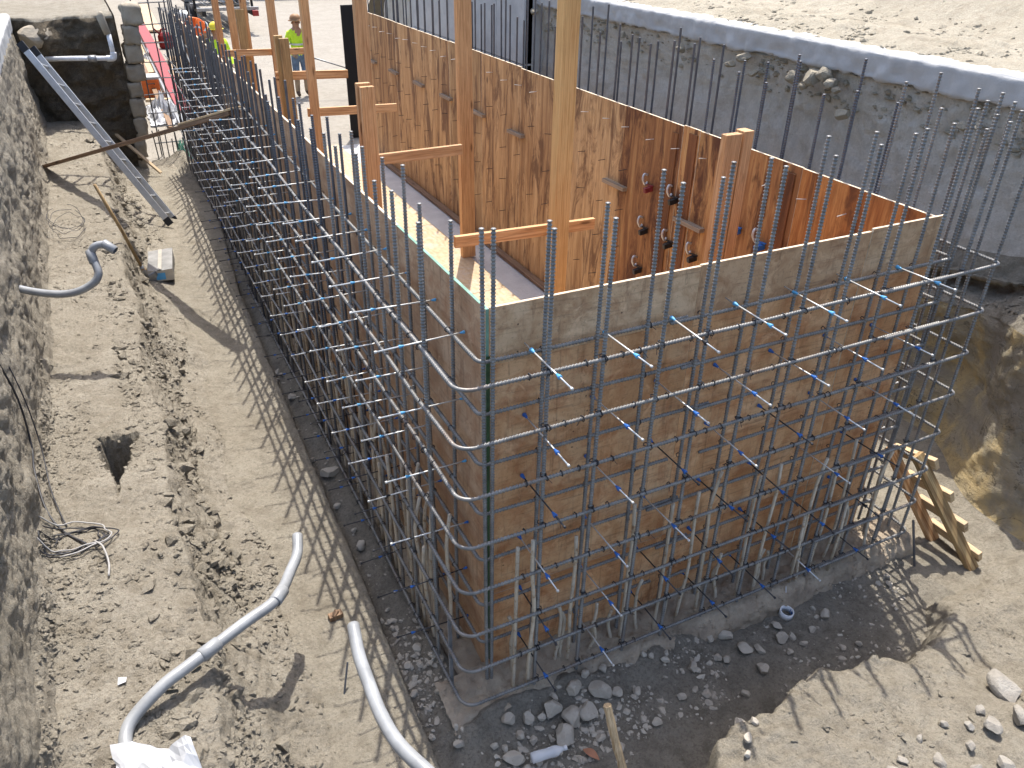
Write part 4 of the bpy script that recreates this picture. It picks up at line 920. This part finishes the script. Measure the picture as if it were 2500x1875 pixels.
# pebbles and crumbs too many to count, one object per area
def ico():
    t = (1+5**0.5)/2; V = np.array([(-1,t,0),(1,t,0),(-1,-t,0),(1,-t,0),(0,-1,t),(0,1,t),(0,-1,-t),(0,1,-t),(t,0,-1),(t,0,1),(-t,0,-1),(-t,0,1)], float)/math.sqrt(1+t*t)
    F = np.array([(0,11,5),(0,5,1),(0,1,7),(0,7,10),(0,10,11),(1,5,9),(5,11,4),(11,10,2),(10,7,6),(7,1,8),(3,9,4),(3,4,2),(3,2,6),(3,6,8),(3,8,9),(4,9,5),(2,4,11),(6,2,10),(8,6,7),(9,8,1)]); return V, F
def crumbs(name, pts, smin, smax, mat, power=2.5, label=None):
    V, F = ico(); n = len(pts); s = smin+(smax-smin)*RNG.random(n)**power
    a = RNG.random((n, 1))*6.28; c, sn = np.cos(a), np.sin(a)
    VV = V[None]*(0.5+0.9*RNG.random((n, 12, 1))); VV = VV*(np.array([1, 0.75, 0.5])*(0.7+0.6*RNG.random((n, 1, 3))))
    VV = np.stack([VV[..., 0]*c-VV[..., 1]*sn, VV[..., 0]*sn+VV[..., 1]*c, VV[..., 2]], -1)*s[:, None, None]/2+pts[:, None]+np.array([0, 0, 1])*(s*0.02)[:, None, None]
    FF = (F[None]+np.arange(n)[:, None, None]*12).reshape(-1, 3)
    me = mesh_from(name, VV.reshape(-1, 3), FF, False); o = link(name, me, mat); o['kind'] = 'stuff'; o['label'] = label or 'loose crumbs of soil and pebbles'; o['category'] = 'soil crumbs'; return o
def pick(Pg, mask, n, clump=3.0, thr=0.0, seed=1):
    I = np.argwhere(mask); q = Pg[I[:, 0], I[:, 1]]; den = np.clip(fbm(q, clump, 3, 0.5, seed)-thr, 0, 1)+0.03
    ar = np.ones(len(I)); den = den*ar; den /= den.sum(); return q[RNG.choice(len(I), n, p=den)]+RNG.normal(0, 0.006, (n, 3))*np.array([1, 1, 0.2])
ok = (LEFT[..., 1] < 11.5)
sp = np.broadcast_to(LSPAN[None], LEFT.shape[:2])
crumbs('soil_crumbs', pick(LEFT, ok & (sp >= 4) & (sp <= 7), 12000, 2.2, 0.02, 3), 0.005, 0.06, 'bank', 4.5, 'crumbled soil down the slope between the path and the bench')
crumbs('soil_clods', pick(LEFT, ok & (sp >= 5) & (sp <= 7), 420, 1.6, 0.15, 31), 0.04, 0.15, 'bank', 1.8, 'slumped clods along the crumbling edge of the bench')
crumbs('soil_crumbs', pick(LEFT, ok & (sp >= 8) & (sp <= 9), 8000, 1.8, 0.05, 4), 0.004, 0.045, 'bank', 4.0, 'crumbled soil scattered on the dirt bench')
crumbs('soil_crumbs', pick(LEFT, ok & (sp >= 3) & (sp <= 3), 700, 2.5, 0.05, 5), 0.004, 0.018, 'sand', 2.5, 'loose grit on the sandy path')
okT = (TR[..., 1] < 5) & (((TR[..., 0] < -0.22) & (TR[..., 0] > -0.5)) | ((TR[..., 1] < -0.28) & (TR[..., 0] < 3.2)))
crumbs('trench_gravel', pick(TR, okT, 5200, 2.5, -0.1, 6), 0.005, 0.04, 'rock', 4.5, 'gravel and small stones over the trench floor')
near = okT & (TR[..., 0] < 1.4) & (TR[..., 1] > -0.75) & (TR[..., 1] < 0.8)
crumbs('trench_gravel', pick(TR, near, 1400, 3.0, -0.2, 7), 0.008, 0.06, 'rock', 3.0, 'gravel banked against the footing at the near corner')
crumbs('trench_gravel', pick(FOOT, np.ones(FOOT.shape[:2], bool), 2600, 3.0, -0.2, 27), 0.004, 0.035, 'foot', 3.5, 'mortar crumbs and grit on the footing')
crumbs('soil_crumbs', pick(FB, (FB[..., 2] > -0.05) & (FB[..., 1] > -2.4), 5000, 2.0, 0.0, 8), 0.004, 0.04, 'sand', 5.0, 'grit and crumbs on the front bank')
spR = np.broadcast_to(RSPAN[None], RIGHT.shape[:2]); okR = (RIGHT[..., 1] < 5)
crumbs('soil_crumbs', pick(RIGHT, okR & ((spR == 7) | (spR == 6)), 1500, 2.0, 0.0, 9), 0.008, 0.07, 'sand', 3.0, 'crumbs along the ledge of the right cut')
crumbs('soil_clods', pick(RIGHT, (RIGHT[..., 1] < 12) & (spR == 10) & (RIGHT[..., 2] > 2.35), 1500, 1.5, 0.12, 33), 0.012, 0.13, 'hill', 3.0, 'crumbs of earth clinging under the slab edge')
crumbs('soil_crumbs', pick(RIGHT, okR & (spR <= 2), 900, 2.0, 0.0, 10), 0.005, 0.04, 'sand', 3.0, 'crumbs on the ground right of the cage')
HX, HY = np.meshgrid(np.arange(5.1, 8.5, 0.03), np.arange(-1, 11, 0.05)); 
hp = np.stack([HX, HY, HX*0], -1); hu = np.maximum(0, HX-5.9)
hp[..., 2] = 2.935+0.06*sst(5.1, 5.5, HX)+0.30*hu*sst(0, 1.2, hu)*np.exp(-hu/40)+0.09*fbm(np.stack([HX, HY, HX*0], -1), 0.7, 4, 0.5, 61)*sst(0.1, 0.6, HX-5.1)
crumbs('soil_crumbs', pick(hp, HX < 6.6, 4500, 1.6, 0.0, 11), 0.008, 0.09, 'hill', 4.5, 'clods strewn along the foot of the sand hill')
crumbs('soil_crumbs', pick(hp, HX >= 6.3, 1200, 1.2, 0.1, 12), 0.008, 0.06, 'hill', 4.0, 'clods strewn over the sand hill')

# ------------------------------------------------------------------ small things in the trench and on the path
def bottle(p, q, label, lab=True):
    p = Vector(p); q = Vector(q); d = q-p; r = thing('water_bottle', label, 'bottle', tuple(p))
    ks = [(0, 0.022), (0.02, 0.031), (0.25, 0.031), (0.3, 0.029), (0.55, 0.029), (0.6, 0.031), (0.72, 0.030), (0.86, 0.014), (0.93, 0.0125)]
    MB(p).tube([p+d*k for k, _ in ks], [w for _, w in ks], 12).build('bottle_body', 'bottle', r, True)
    if lab: MB(p).tube([p+d*0.31, p+d*0.54], 0.0296, 12, False).build('bottle_label', 'blue', r, True)
    MB(p).tube([p+d*0.92, p+d*1.0], 0.0145, 10).build('bottle_cap', 'pvc', r, True)
bottle((-0.33, 3.45, -0.09), (-0.36, 3.27, -0.09), 'clear water bottle in the left trench beside a blue coned tie end')
bottle((-0.37, 3.02, -0.09), (-0.39, 2.82, -0.09), 'clear water bottle with a blue label lying alone in the left trench')
bottle((0.0, -0.60, -0.07), (0.21, -0.63, -0.065), 'crushed clear bottle among the grey rocks by the near corner', False)
r = thing('tape_roll', 'white and blue tape roll lying in the front trench', 'tape roll', (2.088, -0.37, -0.12))
MB(r.location).tube([(2.088, -0.37, -0.135), (2.088, -0.375, -0.085)], 0.048, 20, False).build('roll', 'pvc', r, True).modifiers.new('s', 'SOLIDIFY').thickness = 0.008
MB(r.location).tube([(2.088, -0.3705, -0.125), (2.088, -0.374, -0.095)], 0.040, 20, False).build('core', 'blue', r, True)
b = MB((0.40, -0.94, -0.2)); pts = smooth_path([(0.40, -0.97, -0.2), (0.375, -0.93, 0.05), (0.352, -0.87, 0.22), (0.335, -0.79, 0.42)], 4)
o = b.tube(pts, [0.023+0.002*math.sin(i*2.1) for i in range(len(pts))], 6).build('wood_stake', 'paleboard'); tag(o, 'weathered pale wooden stake standing in the trench in front of the rocks', 'stake')
o = MB((-0.714, 0.78, 0.0)).beam((-0.76, 0.78, 0.03), (-0.67, 0.79, 0.03), 0.05, 0.06).beam((-0.735, 0.765, 0.055), (-0.70, 0.80, 0.07), 0.03, 0.02).build('spacer_block', 'oldboard', None, False, 0.004); tag(o, 'small brown spacer block on the sandy path by the trench edge', 'block')
o = MB((-0.838, 0.21, 0)).tube([(-0.845, 0.18, -0.03), (-0.77, 0.29, 0.16)], 0.006, 6).build('steel_pin', 'rebar_dark'); tag(o, 'thin steel pin stuck in the sandy path beside the open conduit end', 'pin')
G = []
for i in range(10):
    t = i/9; G.append([tuple(Vector((0.30+0.05*t, -0.66-0.10*t, -0.10+0.02*math.sin(t*3)))+Vector((0.02, 0.015, 0))*s*math.sin(t*3.0+0.1)) for s in (-1, 0, 1)])
tag(MB((0.30, -0.66, -0.1)).grid(G).build('dry_leaf', 'oldleaf', None, True), 'curled dry reddish leaf beside the crushed bottle', 'leaf')

# ------------------------------------------------------------------ things behind the pit
r = thing('block_wall', 'broken end of an old concrete block wall beside the dark earth pit', 'wall', (-0.93, 12.0, 0))
zc = 0.0
for i in range(9):
    h = random.uniform(0.24, 0.32); x = -1.0+0.030*i+J(0.02); w = 0.15+0.016*i+J(0.03)
    me, c = rough_box((x, 11.90+J(0.03), zc), (x+w, 12.35, zc+h), 0.05, 300+i*5); o = link('block', me, 'block', r); o.location = c-r.location; zc += h
r = thing('pvc_pipe', 'white pvc pipe with an elbow across the mouth of the dark earth pit', 'pipe', (-1.4, 11.5, 1.9))
MB(r.location).tube([(-1.95, 11.62, 1.93), (-1.56, 11.5, 1.935), (-1.06, 11.46, 1.915)], 0.036, 12).build('pipe', 'pvc', r, True)
MB(r.location).tube([(-1.015, 11.46, 1.96), (-1.02, 11.48, 2.26)], 0.036, 12).build('pipe', 'pvc', r, True)
MB(r.location).tube(smooth_path([(-1.12, 11.46, 1.918), (-1.05, 11.46, 1.915), (-1.018, 11.46, 1.93), (-1.012, 11.46, 2.0)], 5), 0.045, 12).build('elbow', 'pvc', r, True)
MB(r.location).tube([(-1.38, 11.47, 1.925), (-1.26, 11.465, 1.922)], 0.052, 12).build('coupling', 'steel', r, True)
MB(r.location).tube([(-1.03, 11.48, 2.25), (-1.08, 11.52, 2.50), (-1.06, 11.5, 2.56)], [0.05, 0.058, 0.03], 10).build('wrapped_end', 'block', r, True)
o = link('boulder', ROCKS[2].copy(), None); o.data.materials.clear(); o.data.materials.append(M['block']); o.location = (-2.0, 11.75, 2.2); o.scale = (0.62, 0.5, 0.55); tag(o, 'grey concrete lump wedged at the top of the dark earth pit', 'concrete lump')
# rebar mat closing the far left
r = thing('rebar_mat', 'open rebar mat standing between the block wall and the cage', 'rebar mat', (-0.3, 13.0, 0))
for x in (-0.545, -0.26, -0.03): MB(r.location).tube([(x, 13.0, -0.02), (x+J(.01), 13.0, 1.3), (x+J(.02), 13.0, 2.75)], 0.0115, 6).build('vertical_bar', 'rebar_dark', r)
for z in (2.525, 2.197, 1.916, 1.602, 1.339, 1.072, 0.761, 0.524, 0.22): MB(r.location).tube([(-0.63, 12.98, z+J(.02)), (0.02, 12.98, z+J(.02))], 0.0105, 6).build('horizontal_bar', 'rebar_dark', r)
for k in range(7): MB(r.location).tube([(-0.62+0.09*k, 12.75, -0.02), (-0.62+0.09*k+J(.03), 12.75+J(.03), 0.42+J(.1))], 0.010, 6).build('dowel_bar', 'rebar_dark', r)
# timber, beams and tools lying on the site
def sp(n, p, q, w, t, m, lab, cat): tag(lumber(n, p, q, w, t, m), lab, cat)
sp('red_beam', (0.25, 15.9, 0.10), (0.50, 30.0, 0.25), 0.30, 0.16, 'red', 'long red steel beam lying behind the rebar mat', 'beam')
sp('steel_channel', (0.08, 14.9, 0.06), (0.40, 29.9, 0.10), 0.16, 0.12, 'steel', 'long grey steel channel lying beside the red beam', 'beam')
sp('wood_plank', (-0.16, 14.9, 0.05), (-0.12, 22.5, 0.35), 0.10, 0.05, 'oldboard', 'dark thin plank lying in front of the orange toolbox', 'plank')
for p, q, w, lab in (((0.9, 30, 0.05), (1.2, 39, 0.05), 0.55, 'wide pale plank lying farthest along the red beam'), ((0.0, 21.5, 0.04), (0.22, 27, 0.04), 0.45, 'pale plywood strip beside the lower end of the red beam'), ((0.72, 20.5, 0.05), (0.95, 24.0, 0.05), 0.5, 'pale plywood strip between the red beam and the gas can'), ((-0.40, 17.62, 0.10), (0.25, 17.45, 0.10), 0.15, 'pale timber block in front of the orange toolbox'), ((0.45, 27.5, 0.03), (1.3, 27.4, 0.03), 0.12, 'thin pale stick lying across the dirt near the gas can'), ((0.3, 33.0, 0.1), (0.75, 33.0, 0.1), 0.4, 'short yellowish board behind the red beam')):
    sp('timber_board', p, q, w, 0.06, 'paleboard', lab, 'board')
r = thing('toolbox', 'orange steel toolbox on the ground behind the rebar mat', 'toolbox', (-0.18, 18.5, 0))
MB(r.location).box((-0.38, 18.4, 0.0), (0.0, 18.9, 0.40)).build('box_body', 'orange', r, False, 0.01); MB(r.location).box((-0.385, 18.395, 0.402), (0.005, 18.905, 0.46)).build('lid', 'slab', r, False, 0.01)
MB(r.location).tube([(-0.27, 18.38, 0.30), (-0.27, 18.34, 0.32), (-0.11, 18.34, 0.32), (-0.11, 18.38, 0.30)], 0.012, 6).build('handle', 'blacksteel', r)
r = thing('gas_can', 'red plastic gas can on the dirt beside the rebar cage', 'gas can', (0.93, 26.2, 0))
MB(r.location).tube([(0.93, 26.2, 0), (0.93, 26.2, 0.04), (0.93, 26.2, 0.36), (0.93, 26.2, 0.46)], [0.19, 0.21, 0.21, 0.13], 8).build('can_body', 'red', r, False, 0.02)
MB(r.location).tube(smooth_path([(0.83, 26.2, 0.43), (0.86, 26.2, 0.54), (1.0, 26.2, 0.54), (1.03, 26.2, 0.43)], 4), 0.025, 6).build('handle', 'red', r, True)
MB(r.location).tube([(0.80, 26.15, 0.42), (0.62, 26.1, 0.62)], [0.03, 0.02], 7).build('spout', 'darkred', r, True)
def film(name, cx, cy, sx, sy, h, mat, lab, seed, z=0.0, cat='plastic sheet'):
    G = [[(cx+sx*(i/17-0.5)+0.03*sx*J(1), cy+sy*(j/17-0.5)+0.03*sy*J(1), z+0.02+h*abs(float(vnoise(np.array([[i*0.5, j*0.5, seed]]), seed)[0]))*math.sin(math.pi*i/17)*math.sin(math.pi*j/17)*1.6) for j in range(18)] for i in range(18)]
    tag(MB((cx, cy, z)).grid(G).build(name, mat), lab, cat)
film('plastic_sheet', -0.12, 16.4, 0.75, 2.0, 0.35, 'sheet', 'heap of crumpled white plastic behind the rebar mat', 3)
film('plastic_bag', -0.19, 12.75, 0.26, 0.5, 0.28, 'greenbag', 'green translucent plastic bag at the far end of the trench', 5, 0.0, 'bag')
film('plastic_sheet', 0.25, 24.0, 0.4, 1.6, 0.25, 'sheet', 'small crumpled white sheet on the plywood strip beside the red beam', 8)
# black plate, concrete wall and dark container
o = MB((3.16, 13.0, 0)).box((3.02, 12.98, -0.02), (3.31, 13.02, 2.40)).build('steel_plate', 'blacksteel', None, False, 0.003); tag(o, 'tall black steel plate standing at the end of the far plywood wall', 'steel plate')
for z in (0.4, 0.8, 1.2, 1.6, 2.0, 2.3): MB((3.1, 12.2, z)).tube([(3.10, 12.0, z), (3.26, 12.5, z), (3.38, 12.2, z)], 0.010, 6).build('horizontal_bar', 'rebar', cage)
r = thing('concrete_wall', 'grey cast concrete wall with form joints behind the far bars', 'wall', (4.85, 11.5, 0))
for k in range(5):
    for j in range(3): MB(r.location).box((4.80+J(.006), 9.0+k*1.02, -0.1+j*0.98), (4.95, 10.0+k*1.02, 0.865+j*0.98)).build('wall_panel', 'block' if False else 'slab', r, False, 0.006)
MB(r.location).box((4.83, 9.0, -0.1), (5.2, 14.1, 2.8)).build('wall_core', 'slab', r)
r = thing('site_container', 'dark container with a white frame beyond the end of the concrete wall', 'container', (6.2, 15.5, 0))
MB(r.location).box((5.25, 14.6, 0.0), (7.6, 16.9, 2.75)).build('container_body', 'navy', r, False, 0.02)
for z in (0.15, 1.4, 2.5): MB(r.location).box((5.2, 14.55, z-0.04), (7.6, 14.595, z+0.04)).build('frame_bar', 'pvc', r)
for x in (5.25, 6.3): MB(r.location).box((x-0.04, 14.54, 0.0), (x+0.04, 14.59, 2.7)).build('frame_bar', 'pvc', r)
# rebar trailer
r = thing('rebar_trailer', 'flat trailer rack loaded with long dark rebar', 'trailer', (3.4, 30.5, 0))
for x in (2.5, 4.15): MB(r.location).box((x-0.07, 28.4, 0.62), (x+0.07, 37.5, 0.78)).build('frame_beam', 'blacksteel', r)
for y in (28.5, 30.2, 32.0, 34.0, 36.0): MB(r.location).box((2.3, y-0.07, 0.781), (4.35, y+0.07, 0.88)).build('cross_beam', 'steel', r)
for x in (2.42, 4.23):
    for y in (31.0, 32.1):
        w = MB(r.location).tube([(x-0.1, y, 0.40), (x+0.1, y, 0.40)], 0.40, 18).build('wheel', 'rubber', r, True)
        MB(r.location).tube([(x-0.105, y, 0.40), (x+0.105, y, 0.40)], 0.2, 14).build('rim', 'steel', w, True)
for x in (2.35, 4.30):
    for y in (29.4, 33.0): MB(r.location).box((x-0.04, y-0.04, 0.78), (x+0.04, y+0.04, 1.5)).build('stake_post', 'blacksteel', r)
for k in range(34):
    x = 2.45+0.042*k+J(.02); MB(r.location).tube([(x+0.3+J(.3), 28.2+random.uniform(0, 1.6), 0.92+0.05*(k % 3)), (x+J(.1), 33, 0.95+0.05*(k % 3)), (x-0.4+J(.2), 39, 0.98+0.05*(k % 3))], 0.016, 5).build('rebar', 'rebar_dark', r)
MB(r.location).box((4.10, 28.25, 0.6), (4.30, 28.38, 0.78)).build('tail_light', 'red', r, False, 0.01)
for k in range(5): MB(r.location).box((2.9+0.26*k, 29.5, 1.06), (3.10+0.26*k, 36, 1.10)).build('deck_board', 'greyboard', r)
# dark truck parked far behind
r = thing('parked_truck', 'dark truck parked far behind the standing worker', 'truck', (9.6, 42, 0))
MB(r.location).box((6.6, 40.6, 0.75), (12.6, 43.2, 1.5)).box((10.4, 40.7, 1.5), (12.2, 43.1, 2.7)).build('truck_body', 'navy', r, False, 0.06)
MB(r.location).box((6.7, 40.66, 1.5), (10.2, 43.14, 2.2)).build('cargo_bed', 'blacksteel', r, False, 0.03)
for x in (7.8, 11.4):
    for y in (40.75, 43.05):
        w = MB(r.location).tube([(x, y-0.14, 0.5), (x, y+0.14, 0.5)], 0.5, 20).build('wheel', 'rubber', r, True); MB(r.location).tube([(x, y-0.15, 0.5), (x, y+0.15, 0.5)], 0.25, 14).build('rim', 'steel', w, True)

# ------------------------------------------------------------------ workers
def person(loc, rotz, J3, seg_mats, label, hat=None, tape=(), scale=1.0, holds=None):
    """J3: joint -> (x, y, z, radius); figure faces -y before rotation"""
    names = list(J3); idx = {n: i for i, n in enumerate(names)}
    E = [('pelvis', 'spine'), ('spine', 'chest'), ('chest', 'neck'), ('neck', 'head'), ('head', 'crown')]
    for s in 'lr': E += [('chest', 'sh_'+s), ('sh_'+s, 'el_'+s), ('el_'+s, 'wr_'+s), ('wr_'+s, 'hand_'+s), ('pelvis', 'hip_'+s), ('hip_'+s, 'kn_'+s), ('kn_'+s, 'an_'+s), ('an_'+s, 'toe_'+s)]
    me = bpy.data.meshes.new('person'); me.from_pydata([J3[n][:3] for n in names], [(idx[a], idx[b]) for a, b in E], [])
    tmp = bpy.data.objects.new('tmp', me); COL.objects.link(tmp)
    tmp.modifiers.new('skin', 'SKIN'); sv = me.skin_vertices[0].data
    for n in names: sv[idx[n]].radius = (J3[n][3], J3[n][3])
    sv[idx['pelvis']].use_root = True
    ss = tmp.modifiers.new('sub', 'SUBSURF'); ss.levels = 2; ss.render_levels = 2
    dg = bpy.context.evaluated_depsgraph_get(); dg.update(); ev = tmp.evaluated_get(dg); nm = bpy.data.meshes.new_from_object(ev)
    bpy.data.objects.remove(tmp)
    ms = sorted(set(seg_mats.values())); nm.materials.clear()
    for m in ms: nm.materials.append(M[m])
    segs = [(Vector(J3[a][:3]), Vector(J3[b][:3]), ms.index(seg_mats[b.split('_')[0]])) for a, b in E]
    for p in nm.polygons:
        c = p.center; best = 9
        for a, b, m in segs:
            d = b-a; t = max(0, min(1, (c-a).dot(d)/max(1e-9, d.length_squared))); e = (c-a-d*t).length
            if e < best: best = e; p.material_index = m
        p.use_smooth = True
    r = thing('person', label, 'person', loc); r.rotation_euler = (0, 0, rotz); r.scale = (scale,)*3
    link('body', nm, None, r)
    h = Vector(J3['head'][:3]); cr = Vector(J3['crown'][:3]); up = (cr-h).normalized()
    def face_bits():
        fwd = Vector((0, -1, 0)); fwd = (fwd-up*fwd.dot(up)).normalized(); sd = up.cross(fwd)
        b = MB()
        for s in (-1, 1): b.tube([h+fwd*0.088+sd*s*0.033+up*0.02, h+fwd*0.098+sd*s*0.033+up*0.02], [0.012, 0.008], 8)
        o = b.build('eyes', 'blackp'); o.parent = r; o.location = (0, 0, 0)
        o = MB().tube([h+fwd*0.085+up*0.02, h+fwd*0.118-up*0.025, h+fwd*0.09-up*0.035], [0.01, 0.016, 0.01], 8).build('nose', 'skin', None, True); o.parent = r; o.location = (0, 0, 0)
        for s in (-1, 1): o = MB().tube([h+sd*s*0.085, h+sd*s*0.105], [0.028, 0.02], 8).build('ear', 'skin', None, True); o.parent = r; o.location = (0, 0, 0)
    face_bits()
    if hat:
        c = h+up*0.055; o = MB().tube([c-up*0.012, c, c+up*0.004, c+up*0.05, c+up*0.10, c+up*0.13, c+up*0.14], [0.165, 0.168, 0.130, 0.128, 0.105, 0.06, 0.01], 18).build('hard_hat', hat, None, True); o.parent = r; o.location = (0, 0, 0)
    for a, b, w in tape:
        a = Vector(a); b = Vector(b); o = MB().tube([a, b], w, 14, False).build('reflective_band', 'reflect', None, True); o.parent = r; o.location = (0, 0, 0)
    for s in 'lr':  # hands with fingers
        w = Vector(J3['wr_'+s][:3]); hd = Vector(J3['hand_'+s][:3]); d = (hd-w).normalized(); sd = d.cross(Vector((0, 1, 0.2))).normalized()
        b = MB()
        for k in range(4): q = hd+sd*(k-1.5)*0.02; b.tube([q-d*0.02, q+d*0.03, q+d*(0.055-0.006*abs(k-1.5))+Vector((0, -0.02, 0))], [0.010, 0.010, 0.007], 6)
        b.tube([hd-d*0.03+sd*0.03, hd+sd*0.055, hd+d*0.025+sd*0.06], [0.011, 0.010, 0.008], 6)
        o = b.build('fingers', seg_mats['hand'], None, True); o.parent = r; o.location = (0, 0, 0)
    return r
base = dict(pelvis=(0, 0, 0.95, 0.15), spine=(0, 0, 1.12, 0.145), chest=(0, 0, 1.34, 0.155), neck=(0, -0.01, 1.52, 0.06), head=(0, -0.03, 1.64, 0.095), crown=(0, -0.03, 1.74, 0.075),
            sh_l=(0.19, 0, 1.42, 0.075), el_l=(0.27, 0.0, 1.14, 0.056), wr_l=(0.22, -0.16, 0.95, 0.04), hand_l=(0.20, -0.23, 0.91, 0.038),
            sh_r=(-0.19, 0, 1.42, 0.075), el_r=(-0.28, 0.02, 1.14, 0.056), wr_r=(-0.20, -0.16, 0.98, 0.04), hand_r=(-0.16, -0.22, 0.95, 0.038),
            hip_l=(0.10, 0, 0.88, 0.105), kn_l=(0.12, -0.02, 0.50, 0.075), an_l=(0.12, 0.02, 0.10, 0.055), toe_l=(0.14, -0.13, 0.045, 0.042),
            hip_r=(-0.10, 0, 0.88, 0.105), kn_r=(-0.11, -0.02, 0.50, 0.075), an_r=(-0.11, 0.02, 0.10, 0.055), toe_r=(-0.13, -0.13, 0.045, 0.042))
sm = dict(pelvis='denim', spine='hiyellow', chest='hiyellow', neck='skin', head='skin', crown='skin', sh='hiyellow', el='hiyellow', wr='hiyellow', hand='khaki', hip='denim', kn='denim', an='khaki', toe='boot')
w1 = person((3.10, 17.3, -0.01), R(8), base, sm, 'worker in a hi-vis yellow shirt, jeans and brown hat standing on the open dirt', 'hatbrown',
            [((0, 0, 1.17), (0, 0, 1.21), 0.172), ((0.245, 0, 1.235), (0.255, 0, 1.195), 0.078), ((-0.25, 0.01, 1.235), (-0.262, 0.012, 1.195), 0.078), ((0.10, -0.02, 1.22), (0.10, -0.02, 1.44), 0.045)])
r = thing('digging_bar', 'long thin steel bar held at the waist of the standing worker', 'bar', (3.30, 17.1, 0.9))
MB(r.location).tube([(3.25, 17.08, 0.93), (3.65, 16.95, 0.80), (4.25, 16.75, 0.60)], [0.022, 0.018, 0.012], 7).build('bar_shaft', 'steel', r, True)
MB(r.location).beam((3.22, 17.09, 0.99), (3.30, 17.06, 0.86), 0.05, 0.05).build('grip', 'blackp', r, False, 0.008)
bend = dict(base); bend.update(spine=(0, -0.08, 1.12, 0.145), chest=(0, -0.30, 1.28, 0.155), neck=(0, -0.46, 1.36, 0.06), head=(0, -0.56, 1.40, 0.095), crown=(0, -0.64, 1.46, 0.075),
            sh_l=(0.19, -0.33, 1.32, 0.075), el_l=(0.26, -0.42, 1.05, 0.056), wr_l=(0.20, -0.55, 0.85, 0.04), hand_l=(0.18, -0.60, 0.79, 0.038),
            sh_r=(-0.19, -0.33, 1.32, 0.075), el_r=(-0.26, -0.42, 1.05, 0.056), wr_r=(-0.20, -0.55, 0.85, 0.04), hand_r=(-0.18, -0.60, 0.79, 0.038))
so = dict(sm, spine='hiorange', chest='hiorange', sh='hiorange', el='hiorange', wr='hiorange', hip='khaki', kn='khaki', pelvis='hiorange')
person((1.62, 21.6, -0.01), R(-62), bend, so, 'worker in an orange hi-vis vest bending forward behind the rebar cage', 'hatwhite', [((0, -0.06, 1.10), (0, -0.10, 1.13), 0.175), ((0.235, -0.385, 1.17), (0.245, -0.40, 1.13), 0.076), ((-0.235, -0.385, 1.17), (-0.245, -0.40, 1.13), 0.076)])
person((1.18, 16.4, -0.01), R(25), base, sm, 'worker in a yellow helmet and hi-vis yellow top half hidden behind the rebar tips', 'hatyellow', [((0, 0, 1.17), (0, 0, 1.21), 0.172)])
